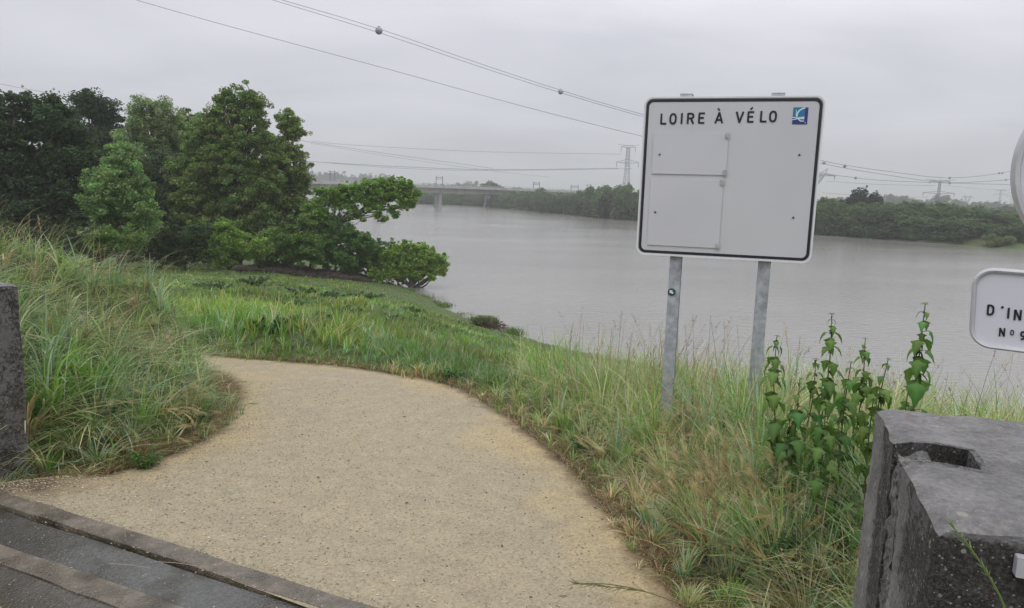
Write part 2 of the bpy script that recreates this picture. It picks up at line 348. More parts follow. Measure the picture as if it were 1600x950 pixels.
c1 = mixc(N, L, er.outputs[0], c1, (.10, .07, .042)); L.new(c1, P.inputs['Base Color'])
hh = mixc(N, L, .5, vo.outputs['Distance'], fine.outputs[0]); bump(N, L, hh, .7, .006, P)
o = mb.build('path', m, smooth=True); tag(o, kind='structure')
# gravel stones lying on the path
def stones(n, xy, smin, smax, cols, zf):
    x, y = xy; z = zf(x, y)-.003; mb = MB()
    base = np.array([[1, 0, 0], [-1, 0, 0], [0, 1, 0], [0, -1, 0], [0, 0, 1], [0, 0, -1.]])
    tri = np.array([[0, 2, 4], [2, 1, 4], [1, 3, 4], [3, 0, 4], [2, 0, 5], [1, 2, 5], [3, 1, 5], [0, 3, 5]])
    s = rng.uniform(smin, smax, n)*rng.choice([.7, 1, 1, 1.6], n)
    V = base[None]*(s[:, None, None]*rng.uniform(.6, 1.2, (n, 6, 1)))*np.array([1, 1, .6])
    th = rng.uniform(0, 6.28, n); c, s_ = np.cos(th), np.sin(th); V = np.stack([V[..., 0]*c[:, None]-V[..., 1]*s_[:, None], V[..., 0]*s_[:, None]+V[..., 1]*c[:, None], V[..., 2]], -1)
    V += np.stack([x, y, z+.006], -1)[:, None]
    C = cols[rng.integers(0, len(cols), n)][:, None]*rng.uniform(.7, 1.3, (n, 1, 1)); C = np.repeat(C, 6, 1)
    mb.add(V.reshape(-1, 3), None, (tri[None]+np.arange(n)[:, None, None]*6).reshape(-1, 3), C.reshape(-1, 3)); return mb
M['stone'], N, L = newmat('loose_stone'); at = N.new('ShaderNodeAttribute'); at.attribute_name = 'col'; L.new(at.outputs[0], N['Principled BSDF'].inputs['Base Color']); N['Principled BSDF'].inputs['Roughness'].default_value = .8
k = rng.random(17000)**1.25*.62; kk = k*139; i0 = kk.astype(int); f = (kk-i0)[:, None]; t = rng.random((17000, 1))
t = np.where(rng.random((17000, 1)) < .35, t**2.5*.5, t)
PL = edgeL[i0]*(1-f)+edgeL[i0+1]*f; PR = edgeR[i0]*(1-f)+edgeR[i0+1]*f; pp = PL*(1-t)+PR*t
cols = np.array([[.46, .37, .22], [.38, .33, .23], [.30, .27, .21], [.52, .46, .35], [.2, .18, .15], [.42, .3, .16]])
o = stones(17000, (pp[:, 0], pp[:, 1]), .0018, .0046, cols, pathz).build('gravel', M['stone']); tag(o, 'loose yellow and grey gravel scattered over the curving path', 'gravel', kind='stuff')

mb = MB()
for k in range(130):
    t = rng.uniform(.0, 1); i_ = int(rng.uniform(2, 95)); p = edgeL[i_]*(1-t)+edgeR[i_]*t; c = np.array([p[0], p[1], pathz(p[0], p[1]).item()+.004]); a = rng.uniform(0, 6.28); l_ = rng.uniform(.003, .014); d = np.array([math.cos(a), math.sin(a), 0])*l_; s_ = np.array([-d[1], d[0], 0])*rng.uniform(.12, .5); g_ = rng.uniform(.5, 1.6)
    mb.add([c-d, c+s_+[0, 0, .004], c+d, c-s_], [[0, 1, 2, 3]], col=np.array([.06, .045, .03])*g_)
o = mb.build('leaf_litter', M['stone']); tag(o, 'small dark leaf scraps and twigs lying on the gravel path', 'leaf litter', kind='stuff')
# ------------------------------------------------------------------ road, kerb, drain
def wetmat(name, ca, cb, moss, wet_lo=.12, wet_hi=.8, scale=1.5):
    m, N, L = newmat(name); P = N['Principled BSDF']; geo = N.new('ShaderNodeNewGeometry'); pos = geo.outputs['Position']
    a = noise(N, L, scale, 6, pos, .65); b = noise(N, L, 45, 4, pos, .7); d = noise(N, L, 4, 5, pos)
    r = ramp(N, L, a.outputs[0], [(.35, ca), (.65, cb)]); s = ramp(N, L, b.outputs[0], [(.3, (.72, .72, .72)), (.7, (1.3, 1.28, 1.25))])
    c = mixc(N, L, 1., r.outputs[0], s.outputs[0], 'MULTIPLY'); mm = ramp(N, L, d.outputs[0], [(.5, (0, 0, 0)), (.65, (1, 1, 1))]); c = mixc(N, L, mm.outputs[0], c, moss)
    L.new(c, P.inputs['Base Color']); w = ramp(N, L, a.outputs[0], [(.38, (wet_lo,)*3), (.62, (wet_hi,)*3)]); L.new(w.outputs[0], P.inputs['Roughness'])
    v3 = N.new('ShaderNodeTexVoronoi'); v3.inputs['Scale'].default_value = 110; L.new(pos, v3.inputs[0]); bump(N, L, mixc(N, L, .5, b.outputs[0], v3.outputs['Distance']), .8, .008, P); return m
mr = wetmat('wet_road', (.028, .024, .019), (.095, .085, .073), (.045, .034, .02), .04, .34, 1.2)
mb = MB(); P0 = [dl(-9, -.335), dl(6, -.335), dl(6, -9), dl(-9, -9)]; mb.add([(x, y, .0) for x, y in P0], [[0, 3, 2, 1]]); o = mb.build('road', mr); tag(o, kind='structure')
dr = empty('drain_channel', (*dl(1.6, -.1), 0)); tag(dr, 'narrow concrete drain channel crossing the gravel path entrance at lower left', 'drain')
mk = wetmat('kerb_concrete', (.075, .062, .047), (.18, .155, .125), (.055, .043, .03), .12, .6, 4.5)
mc = wetmat('drain_cover_concrete', (.034, .031, .022), (.095, .097, .098), (.03, .028, .014), .08, .36, .9)
ax = np.array([[DD[0], DD[1], 0], [DN[0], DN[1], 0], [0, 0, 1]])
def strip(s0, s1, t0, t1, z0, z1, mat, name, parent, seg=60):
    mb = MB(); ss = np.linspace(s0, s1, seg); V = []
    for s in ss:
        w = (vnoise(np.array([s*6.]), np.array([t0*9.]), 5)[0]-.5)*.014; w2 = (vnoise(np.array([s*5.]), np.array([t1*9.+3]), 8)[0]-.5)*.014
        for t, z in ((t0+w, z0), (t0+w, z1-.004), (t0+w+.006, z1), (t1+w2-.006, z1), (t1+w2, z1-.004), (t1+w2, z0)):
            p = dl(s, t); V.append((p[0], p[1], z))
    q = [[i*6+k, (i+1)*6+k, (i+1)*6+k+1, i*6+k+1] for i in range(seg-1) for k in range(5)]
    mb.add(V, q); return mb.build(name, mat, parent)
strip(-3, 4.0, .012, .012+.10, -.05, .012, mk, 'kerb', dr); strip(-3, 4.0, -.335, -.228, -.05, .010, mk, 'kerb', dr)
strip(-3, 4.0, -.218, -.004, -.06, -.004, mc, 'cover', dr)
mb = MB()
for (s0, t0, s1, t1) in ((.95, -.13, 1.15, -.09), (1.1, -.03, 1.3, .01)):
    a = np.array([*dl(s0, t0), .006]); b = np.array([*dl(s1, t1), .018]); mb.tube([a, (a+b)/2+[0, 0, .004], b], [.0016, .0014, .001], 5, (.42, .38, .3))
mb.build('dry_stalk', M['grass'], None)
tag(bpy.data.objects['dry_stalk'], 'two dry pale stalks lying across the drain cover', 'straw', kind='stuff')

ns = 3600; ss_ = rng.uniform(-.6, 3.4, ns); tt_ = np.where(rng.random(ns) < .6, .16-np.abs(rng.normal(size=ns))*.09, rng.uniform(-.9, .15, ns)); xy = np.array([dl(a, b) for a, b in zip(ss_, tt_)])
o = stones(ns, (xy[:, 0], xy[:, 1]), .0012, .0038, cols*.75, lambda x, y: np.full(np.shape(x), .008)).build('gravel', M['stone']); tag(o, 'stray gravel washed over the kerb, drain cover and wet road', 'gravel', kind='stuff')
# ------------------------------------------------------------------ concrete wall blocks
def concretemat(name):
    m, N, L = newmat(name); P = N['Principled BSDF']; geo = N.new('ShaderNodeNewGeometry'); pos = geo.outputs['Position']
    at = N.new('ShaderNodeAttribute'); at.attribute_name = 'col'; sp = N.new('ShaderNodeSeparateXYZ'); L.new(at.outputs[0], sp.inputs[0])
    a = noise(N, L, 9, 8, pos, .7); b = noise(N, L, 55, 5, pos, .75); c = noise(N, L, 2.5, 4, pos)
    vo = N.new('ShaderNodeTexVoronoi'); vo.inputs['Scale'].default_value = 70; L.new(pos, vo.inputs[0])
    vo2 = N.new('ShaderNodeTexVoronoi'); vo2.inputs['Scale'].default_value = 28; L.new(pos, vo2.inputs[0])
    clean = ramp(N, L, a.outputs[0], [(.32, (.125, .122, .125)), (.5, (.19, .187, .19)), (.68, (.27, .265, .265))])
    s = ramp(N, L, b.outputs[0], [(.3, (.6, .6, .6)), (.68, (1.35, 1.33, 1.3))]); c1 = mixc(N, L, .8, clean.outputs[0], s.outputs[0], 'MULTIPLY')
    # old black algae crust: the attribute says where it covers the cast face
    def mathn(op, x, y):
        q_ = N.new('ShaderNodeMath'); q_.operation = op
        for kk, vv in ((0, x), (1, y)):
            if isinstance(vv, (int, float)): q_.inputs[kk].default_value = vv
            else: L.new(vv, q_.inputs[kk])
        return q_.outputs[0]
    sm = mathn('ADD', mathn('MULTIPLY', a.outputs[0], .5), mathn('MULTIPLY', b.outputs[0], .5))
    dk = ramp(N, L, mathn('ADD', mathn('MULTIPLY', sm, 1.6), mathn('SUBTRACT', sp.outputs[0], .8)), [(.28, (0, 0, 0)), (.44, (1, 1, 1))])
    c1 = mixc(N, L, dk.outputs[0], c1, (.018, .016, .014))
    def spots(scale, keep, size, colr, c1):
        v_ = N.new('ShaderNodeTexVoronoi'); v_.inputs['Scale'].default_value = scale; L.new(pos, v_.inputs[0]); s3 = N.new('ShaderNodeSeparateColor'); L.new(v_.outputs['Color'], s3.inputs[0])
        k1 = mathn('GREATER_THAN', s3.outputs[0], keep); rr3 = mathn('MULTIPLY_ADD', s3.outputs[1], size); N[rr3.node.name].inputs[2].default_value = size*.3
        k2 = mathn('LESS_THAN', v_.outputs['Distance'], rr3); return mixc(N, L, mathn('MULTIPLY', k1, k2), c1, colr)
    gn = noise(N, L, 130, 4, pos, .8); gr_ = ramp(N, L, gn.outputs[0], [(.45, (0, 0, 0)), (.62, (1, 1, 1))]); gm2 = mixc(N, L, 1., gr_.outputs[0], dk.outputs[0], 'MULTIPLY'); c1 = mixc(N, L, gm2, c1, (.075, .072, .066))
    c1 = spots(170, .86, .4, (.27, .26, .24), c1); c1 = spots(70, .93, .30, (.24, .22, .19), c1); c1 = spots(38, .975, .24, (.20, .14, .10), c1); c1 = spots(31, .965, .26, (.30, .28, .25), c1)
    gr = ramp(N, L, c.outputs[0], [(.45, (0, 0, 0)), (.65, (.5, .5, .5))]); gm = mixc(N, L, 1., gr.outputs[0], at.outputs[0], 'MULTIPLY')
    sp2 = N.new('ShaderNodeSeparateXYZ'); L.new(gm, sp2.inputs[0]); c1 = mixc(N, L, sp2.outputs[1], c1, (.06, .06, .025))
    L.new(c1, P.inputs['Base Color']); P.inputs['Roughness'].default_value = .88
    hh = mixc(N, L, .5, a.outputs[0], b.outputs[0]); bump(N, L, hh, 1.0, .02, P); return m
M['conc'] = concretemat('weathered_concrete')
def wall_block(corner_back, ang, thick, length, top, flip, label, name='concrete_wall', groove=(.36, .50, .165), green=0., endc=(.08, .14, .42, .42, .22, .28, .42)):
    """corner_back: river-side corner of the end that faces the opening; wall runs along +ang (flip: -ang)"""
    e1 = np.array([math.cos(ang), math.sin(ang)])*(-1 if flip else 1); e2 = np.array([math.sin(ang), -math.cos(ang)])  # e2 towards the camera
    r_ = empty(name, (corner_back[0], corner_back[1], 0)); tag(r_, label, 'wall')
    # plan cells: u along the wall (0 = end face), w across thickness (0 = back)
    us = np.unique(np.round(np.concatenate([np.arange(0, .6, .02), np.arange(.6, length+.01, .1), [groove[2]]]), 3))
    ws = np.unique(np.round(np.concatenate([np.arange(0, thick+.001, .025), [thick, groove[0], groove[1]]]), 3)); zs = np.arange(-.3, top+.001, .03); zs = np.append(zs[:-1], top)
    def P(u, w, z, crust, jit=1.):
        # chipped, rounded arrises
        j = (vnoise(u*30+z*37, w*30+z*31, 21)-.5)*.007*jit+(vnoise(w*5, z*3, 25)-.5)*.010
        dz = np.where(z >= top-1e-6, -.012*np.exp(-((u)/.02)**2)-.012*np.exp(-((thick-w)/.02)**2)-.008*np.exp(-(w/.02)**2), 0)*(.5+vnoise(u*14, w*14, 5))
        u2 = u+j+.02*np.exp(-(np.abs(w-thick))/.03)*np.exp(-np.abs(u)/.03)*vnoise(z*9, z*0, 3); w2 = w+(vnoise(u*28, z*28, 22)-.5)*.007*jit+(vnoise(u*5, z*4, 29)-.5)*.010
        xy = np.array(corner_back)+u2[..., None]*e1+w2[..., None]*e2
        zz = z+dz+(vnoise(u*12, w*12, 8)-.5)*.008*(z >= top-1e-6)
        c = np.stack([crust*np.ones_like(u), np.clip((.75-z)/.6, 0, 1)*green, u*0], -1)
        return np.concatenate([xy, zz[..., None]], -1).reshape(-1, 3), c.reshape(-1, 3)
    mb = MB()
    def sheet(u, w, z, crust):
        u, w, z, crust = np.broadcast_arrays(u, w, z, crust); n, k = u.shape; V, C = P(u.astype(float), w.astype(float), z.astype(float), crust.astype(float))
        i = np.arange(n-1)[:, None]*k; j = np.arange(k-1)[None]; mb.add(V, np.stack([i+j, i+j+1, i+k+j+1, i+k+j], -1).reshape(-1, 4), col=C)
    g0, g1, gd = groove
    # top, leaving the groove open
    for (ua, ub, wa, wb) in ((0, length, 0, g0), (0, length, g1, thick), (gd, length, g0, g1)):
        uu = us[(us >= ua-1e-6) & (us <= ub+1e-6)]; ww = ws[(ws >= wa-1e-6) & (ws <= wb+1e-6)]
        Ug, Wg = np.meshgrid(uu, ww, indexing='ij'); dg = np.hypot(np.maximum(np.maximum(g0-Wg, Wg-g1), 0), np.maximum(Ug-gd, 0))
        sheet(Ug, Wg, np.full(Ug.shape, top), np.where(dg < .03, .35, -.30+.34*vnoise(Ug*7, Wg*7, 95)*(vnoise(Ug*2.3, Wg*2.3, 96) > .4)))
    Ug, Zg = np.meshgrid(us, zs, indexing='ij')
    sheet(Ug, np.full(Ug.shape, thick), Zg, .40-.3*(Zg > top-.02)+.12*vnoise(Ug*5, Zg*5, 2)); sheet(Ug, np.zeros(Ug.shape), Zg, .2+0*Zg)
    for wa, wb, cr in ((0, g0, 0), (g1, thick, 1)):
        ww = ws[(ws >= wa-1e-6) & (ws <= wb+1e-6)]; Wg, Zg = np.meshgrid(ww, zs, indexing='ij'); sheet(np.zeros(Wg.shape), Wg, Zg, np.interp(Wg, [0, .14, .2, .5, .52, .58, .66], list(endc))-.5*((Zg < .71) & (Wg >= g1) & (endc[0] < .2)))
    uu = us[us <= gd+1e-6]; Ug, Zg = np.meshgrid(uu, zs, indexing='ij'); sheet(Ug, np.full(Ug.shape, g0), Zg, .45+0*Zg); sheet(Ug, np.full(Ug.shape, g1), Zg, .45+0*Zg)
    ww = ws[(ws >= g0-1e-6) & (ws <= g1+1e-6)]; Wg, Zg = np.meshgrid(ww, zs, indexing='ij'); sheet(np.full(Wg.shape, gd), Wg, Zg, .4+0*Zg)
    # rough mortar filling most of the slot, leaving a hole at its inner end
    ww2 = np.linspace(g0, g1, 9); zz2 = np.append(np.arange(-.3, top-.03, .02), top-.028); Wg, Zg = np.meshgrid(ww2, zz2, indexing='ij')
    sheet(.004+.016*vnoise(Wg*40, Zg*22, 91)-.012*vnoise(Wg*90, Zg*60, 92), Wg, Zg, .30+0*Zg)
    uu2 = np.linspace(.006, .10, 9); Ug, Wg = np.meshgrid(uu2, ww2, indexing='ij'); zt2 = top-.016-.03*vnoise(Ug*50, Wg*50, 93)-.05*np.clip((Ug-.085)/.015, 0, 1); sheet(Ug, Wg, zt2, .26+0*Ug)
    sheet(np.full((9, 2), .10), np.repeat(ww2[:, None], 2, 1), np.tile([top-.06, top-.3], (9, 1)), .4+np.zeros((9, 2)))
    o = mb.build('wall_body', M['conc'], r_); return r_, e1, e2
b0 = atz(1370, 631, 1.0)[:2]
wallR, eR1, eR2 = wall_block(b0, rad(-19), .86, 5.0, 1.0, False, 'rough dark concrete wall end with a worn slot in its flat top at right')
wallL, eL1, eL2 = wall_block((-2.74, 4.05), rad(-24), .86, 4.0, 1.02, True, 'mossy stained concrete wall end beside the left grass mound', green=.9, groove=(.43, .56, .12), endc=(.36, .36, .36, .3, .3, .3, .36))
# ------------------------------------------------------------------ information board
bl = np.array([.845, 5.05]); brr = np.array([1.905, 4.72]); eu = np.array([*(brr-bl)/np.linalg.norm(brr-bl), 0]); ev = np.array([0, 0, 1.]); en = np.array([eu[1], -eu[0], 0])  # en towards the viewer
class Plane:
    def __init__(s, o, u, v, n): s.o, s.u, s.v, s.n = map(lambda a: np.array(a, float), (o, u, v, n))
    def hit(s, x, y):
        d = ray(x, y); t = ((s.o-EYE)@s.n)/(d@s.n); p = EYE+d*t-s.o; return np.array([p@s.u, p@s.v])
bp = Plane([bl[0], bl[1], 0], eu, ev, en)
c4 = [bp.hit(*p) for p in ((1009, 153), (1290, 149), (1267, 412), (993, 396))]
u0b = (c4[0][0]+c4[3][0])/2; u1b = (c4[1][0]+c4[2][0])/2; v1b = (c4[0][1]+c4[1][1])/2; v0b = (c4[2][1]+c4[3][1])/2
def rrect(u0, v0, u1, v1, r, n=8):
    out = []
    for cx, cy, a0 in ((u1-r, v0+r, -90), (u1-r, v1-r, 0), (u0+r, v1-r, 90), (u0+r, v0+r, 180)):
        for k in range(n+1):
            a = rad(a0+90*k/n); out.append((cx+r*math.cos(a), cy+r*math.sin(a)))
    return np.array(out)
def ring(mb, A, B, pl, d, col=None):
    k = len(A); pa = pl.o+A[:, :1]*pl.u+A[:, 1:]*pl.v+pl.n*d; pb = pl.o+B[:, :1]*pl.u+B[:, 1:]*pl.v+pl.n*d
    mb.add(np.vstack([pa, pb]), [[i, (i+1) % k, k+(i+1) % k, k+i] for i in range(k)], col=col)
def stroke(mb, pts, w, pl, d, closed=False, th=.0012):
    P = np.array(pts, float); n = len(P)
    for i in range(n if closed else n-1):
        a = P[i]; b = P[(i+1) % n]; t = b-a; l = np.linalg.norm(t); t /= l; nn = np.array([-t[1], t[0]])*w/2
        ex0 = t*w*.18 if (closed or i > 0) else 0; ex1 = t*w*.18 if (closed or i < n-2) else 0
        mb.prism([a-nn-ex0, b-nn+ex1, b+nn+ex1, a+nn-ex0], pl.o, pl.u, pl.v, pl.n, d, d+th+.00004*i)
def ell(cx, cy, rx, ry, a0=0, a1=360, n=26):
    return [(cx+rx*math.copysign(abs(math.cos(rad(a)))**.82, math.cos(rad(a))), cy+ry*math.copysign(abs(math.sin(rad(a)))**.82, math.sin(rad(a)))) for a in np.linspace(a0, a1, n)]
GL = {  # glyphs on a unit-height cell: (width, strokes, closed)
 'L': (.5, [[(.07, 1), (.07, .07), (.5, .07)]]), 'I': (.14, [[(.07, 0), (.07, 1)]]),
 'E': (.5, [[(.5, .93), (.07, .93), (.07, .07), (.5, .07)], [(.07, .52), (.44, .52)]]),
 'V': (.62, [[(.06, 1), (.31, .04), (.56, 1)]]), 'A': (.62, [[(.05, 0), (.31, .96), (.57, 0)], [(.16, .3), (.46, .3)]]),
 'R': (.55, [[(.07, 0), (.07, .93), (.36, .93), (.47, .84), (.49, .72), (.47, .59), (.36, .5), (.07, .5)], [(.3, .5), (.52, 0)]]),
 'D': (.56, [[(.07, .07), (.07, .93), (.3, .93), (.43, .84), (.49, .68), (.49, .32), (.43, .16), (.3, .07), (.02, .07)]]),
 'N': (.58, [[(.07, 0), (.07, .97)], [(.07, .97), (.5, .03)], [(.5, .03), (.5, 1)]]),
 '9': (.54, [ell(.27, .68, .2, .25, 0, 360), [(.47, .66), (.46, .4), (.36, .16), (.2, .06), (.08, .1)]]),
 'O': (.58, [ell(.29, .5, .22, .43, 0, 360, 30)]), 'o': (.42, [ell(.2, .62, .14, .26, 0, 360, 20)]),
 'G': (0, [[(-.14, 1.38), (.04, 1.16)]]), 'C': (0, [[(.14, 1.38), (-.04, 1.16)]]), "'": (.1, [[(.12, 1.0), (.02, .82)]])}
def glyph(mb, ch, u, v, h, w, pl, d, slant=0., wd=1.):
    for s in GL[ch][1]: stroke(mb, [(u+x*h*wd+slant*y*h, v+y*h) for x, y in s], w, pl, d)
board = empty('information_board', (*((bl+brr)/2), gz(1.37, 4.88).item())); tag(board, 'square white cycle route board with black border on two galvanised posts', 'sign board')
mb = MB(); mb.prism(rrect(u0b, v0b, u1b, v1b, .056), bp.o, bp.u, bp.v, bp.n, -.032, 0); mb.build('panel', M['white'], board)
mb = MB(); pr = MB()
ring(pr, rrect(u0b, v0b, u1b, v1b, .056), rrect(u0b+.008, v0b+.008, u1b-.008, v1b-.008, .050), bp, .006)
A = rrect(u0b, v0b, u1b, v1b, .056); B = rrect(u0b+.008, v0b+.008, u1b-.008, v1b-.008, .049)
k = len(A); pa = [bp.o+A[:, :1]*bp.u+A[:, 1:]*bp.v+bp.n*d for d in (-.036, .006)]; pb = bp.o+B[:, :1]*bp.u+B[:, 1:]*bp.v+bp.n*.0015
Ao = A+(A-A.mean(0))*.004; pa = [bp.o+Ao[:, :1]*bp.u+Ao[:, 1:]*bp.v+bp.n*d for d in (-.036, .006)]
mb.add(np.vstack([pa[0], pa[1]]), [[i, (i+1) % k, k+(i+1) % k, k+i] for i in range(k)])
pc = bp.o+B[:, :1]*bp.u+B[:, 1:]*bp.v+bp.n*.006; mb.add(np.vstack([pa[1], pc]), [[i, (i+1) % k, k+(i+1) % k, k+i] for i in range(k)])
mb.add(np.vstack([pc, pb]), [[i, (i+1) % k, k+(i+1) % k, k+i] for i in range(k)]); mb.build('edge_rim', M['rim'], board)
mb = MB(); ring(mb, rrect(u0b+.013, v0b+.013, u1b-.013, v1b-.013, .045), rrect(u0b+.031, v0b+.031, u1b-.031, v1b-.031, .031), bp, .0018); mb.build('border_line', M['black'], board)
# lettering
mb = MB(); title = [('L', 1031.5), ('O', 1045.5), ('I', 1063.5), ('R', 1073), ('E', 1090.5), ('A', 1116.5), ('V', 1148.5), ('E', 1167), ('L', 1187), ('O', 1201)]
pL = bp.hit(1031, 194.5); pR_ = bp.hit(1216, 190.5); hL = bp.hit(1031, 177.5)[1]-pL[1]
for k_, (ch, px) in enumerate(title):
    y = 194.5-(px-1031)/185*4; uv = bp.hit(px, y)
    wd = {'I': 1, 'A': 1.2, 'V': 1.2}.get(ch, 1.15); mb = MB()
    glyph(mb, ch, uv[0], uv[1], hL, .0125, bp, .0014, 0, wd)
    if k_ == 5: glyph(mb, 'G', uv[0]+.35*hL, uv[1]-.02*hL, hL, .010, bp, .0014)
    if k_ == 7: glyph(mb, 'C', uv[0]+.27*hL, uv[1]-.02*hL, hL, .010, bp, .0014)
    mb.build('letter', M['black'], board)
# square emblem
q4 = [bp.hit(*p) for p in ((1239.5, 168), (1263.5, 167.5), (1261, 194.5), (1237.5, 194.5))]
e0 = np.array([(q4[0][0]+q4[3][0])/2, (q4[2][1]+q4[3][1])/2]); ew = (q4[1][0]+q4[2][0]-q4[0][0]-q4[3][0])/2; eh = (q4[0][1]+q4[1][1]-q4[2][1]-q4[3][1])/2
E = lambda x, y: (e0[0]+x*ew, e0[1]+y*eh)
def poly(pts, d, mat, name, parent, pl=bp, th=.0008):
    mb = MB(); mb.prism(pts, pl.o, pl.u, pl.v, pl.n, d, d+th); return mb.build(name, mat, parent)
em = poly([E(0, 0), E(1, 0), E(1, 1), E(0, 1)], .0006, M['navy'], 'emblem', board)
def sub(mb, mat, name): 
    o = mb.build(name, mat, board); o.parent = em; o.location = (0, 0, 0)
mb = MB(); mb.prism([E(0, .42), E(.78, .42), E(.78, 1), E(0, 1)], bp.o, bp.u, bp.v, bp.n, .0016, .0019); sub(mb, M['teal'], 'emblem_field')
mb = MB()
def es(pts, w, d): stroke(mb, [E(*p) for p in pts], w*ew, bp, d, th=.0003)
es([(.78, .97), (.6, .92), (.42, .82), (.3, .66), (.27, .45)], .09, .0021); es([(.22, .86), (.22, .5)], .04, .0021)
es([(.0, .42), (.35, .38), (.78, .44)], .06, .0023); es([(.0, .28), (.4, .34), (.78, .32)], .06, .0023); es([(.4, .3), (.55, .2), (.78, .2)], .07, .0023); es([(.84, .1), (.9, .1)], .06, .0023)
es([(.35, .38), (.6, .36), (.78, .36)], .10, .0023); sub(mb, M['lblue'], 'emblem_line')
# two hinged cover plates, with clips; studs
def plate(px4, name):
    h = [bp.hit(*p) for p in px4]; a0 = (h[0][0]+h[3][0])/2; a1 = (h[1][0]+h[2][0])/2; b1 = (h[0][1]+h[1][1])/2; b0_ = (h[2][1]+h[3][1])/2
    mb = MB(); mb.prism([(a0, b0_), (a1, b0_), (a1, b1), (a0, b1)], bp.o, bp.u, bp.v, bp.n, .003, .0075); o = mb.build(name, M['flap'], board)
    for v in (b1-.012, b0_+.014):
        mb = MB(); mb.prism([(a1-.022, v-.016), (a1+.006, v-.016), (a1+.006, v+.016), (a1-.022, v+.016)], bp.o, bp.u, bp.v, bp.n, .0078, .012)
        mb.prism([(a1-.012, v-.02), (a1-.004, v-.02), (a1-.004, v+.02), (a1-.012, v+.02)], bp.o, bp.u, bp.v, bp.n, .0122, .017)
        for dv_ in (-.009, .009): mb.prism([(a1-.020, v+dv_-.003), (a1-.014, v+dv_-.003), (a1-.014, v+dv_+.003), (a1-.020, v+dv_+.003)], bp.o, bp.u, bp.v, bp.n, .0122, .015)
        c = mb.build('clip', M['clip'], board); c.parent = o
    return o
plate(((1021, 209), (1138, 209), (1135, 273), (1019.5, 272)), 'cover_plate'); plate(((1017, 281), (1130, 281.5), (1124, 387), (1011, 383)), 'cover_plate')
for px, py in ((1031, 241.5), (1024, 331.5), (1249, 242), (1239.5, 340)):
    u, v = bp.hit(px, py); mb = MB(); d0 = .0078 if px < 1040 else .001
    mb.prism([(u-.004, v), (u, v-.009), (u+.004, v), (u, v+.009)], bp.o, bp.u, bp.v, bp.n, d0, d0+.003); mb.prism([(u-.009, v), (u, v-.005), (u+.009, v), (u, v+.005)], bp.o, bp.u, bp.v, bp.n, d0+.0002, d0+.0035); mb.build('stud', M['black'], board)
# I-section posts behind the panel
for pxt, pyb in ((1055.3, 402), (1195, 412)):
    u = bp.hit(pxt, pyb)[0]; mb = MB(); c = bp.o+bp.u*u
    gzz = gz(c[0], c[1]).item()-.3; top = v1b+.022; wp = .078
    for (du, dn_, su, sn) in ((0, -.040, wp, .006), (0, -.114, wp, .006), (0, -.077, .005, .068)):
        mb.box(c+bp.u*du+bp.n*dn_+np.array([0, 0, (top+gzz)/2]), (su, sn, top-gzz), np.array([bp.u, bp.n, bp.v]))
    po = mb.build('post', M['galv'], board)
    mb = MB(); mb.box(c+bp.n*-.077+np.array([0, 0, top+.003]), (wp+.004, .084, .005), np.array([bp.u, bp.n, bp.v])); cp = mb.build('post_cap', M['galv'], board); cp.parent = po
    if pxt < 1100:
        pl2 = Plane(bp.o+bp.n*-.037, bp.u, bp.v, bp.n); u, v = pl2.hit(1049.5, 456.5); R_ = .0265
        st_ = poly([(u+R_*math.cos(a), v+R_*math.sin(a)) for a in np.linspace(0, 2*math.pi, 28, endpoint=False)], .001, M['dgreen'], 'round_sticker', board, pl2)
        mb = MB(); ar = np.array([(-.62, .55), (.3, .6), (.05, .32), (.62, -.1), (.2, -.6), (-.3, -.1), (-.6, -.35)])*R_*.85
        mb.prism(ar+[u, v], pl2.o, pl2.u, pl2.v, pl2.n, .002, .0026); o = mb.build('arrow', M['rim'], board); o.parent = st_
        st_.parent = po
# ------------------------------------------------------------------ road signs on the right
an = rad(-36); su_ = np.array([math.cos(an), math.sin(an), 0]); sv_ = np.array([-.055*su_[0], -.055*su_[1], 1.]); sv_ /= np.linalg.norm(sv_); sn_ = np.cross(su_, sv_); 
o_ = aty(1515, 480, 1.42); sp_ = Plane(o_, su_, sv_, sn_)
tl = sp_.hit(1538, 419); blh = sp_.hit(1514, 505); bt = sp_.hit(1570, 546)
ua = (sp_.hit(1522, 470)[0]+sp_.hit(1512, 505)[0])/2-.001; va = sp_.hit(1575, 545.5)[1]; vb = sp_.hit(1575, 419)[1]; wS = .40
plate_s = empty('sign_plate', sp_.o+sp_.u*(ua+wS/2)+sp_.v*va); tag(plate_s, 'white rounded plate sign with metal rim reading D\'IN and N°9', 'sign')
rS = .036
mb = MB(); mb.prism(rrect(ua+.003, va+.003, ua+wS-.003, vb-.003, rS-.003), sp_.o, sp_.u, sp_.v, sp_.n, -.02, -.004); mb.build('face', M['signface'], plate_s)
mb = MB(); prof = [(0, -.026), (-.0015, -.008), (.0, .0), (.003, .002), (.007, .0005), (.008, -.004)]
prev = None
for ins_, d in prof:
    A = rrect(ua+ins_, va+ins_, ua+wS-ins_, vb-ins_, max(rS-ins_, .01)); pa = sp_.o+A[:, :1]*sp_.u+A[:, 1:]*sp_.v+sp_.n*d
    if prev is not None:
        k = len(A); mb.add(np.vstack([prev, pa]), [[i, (i+1) % k, k+(i+1) % k, k+i] for i in range(k)])
    prev = pa
mb.build('rim', M['alu'], plate_s, smooth=True)
mb = MB()
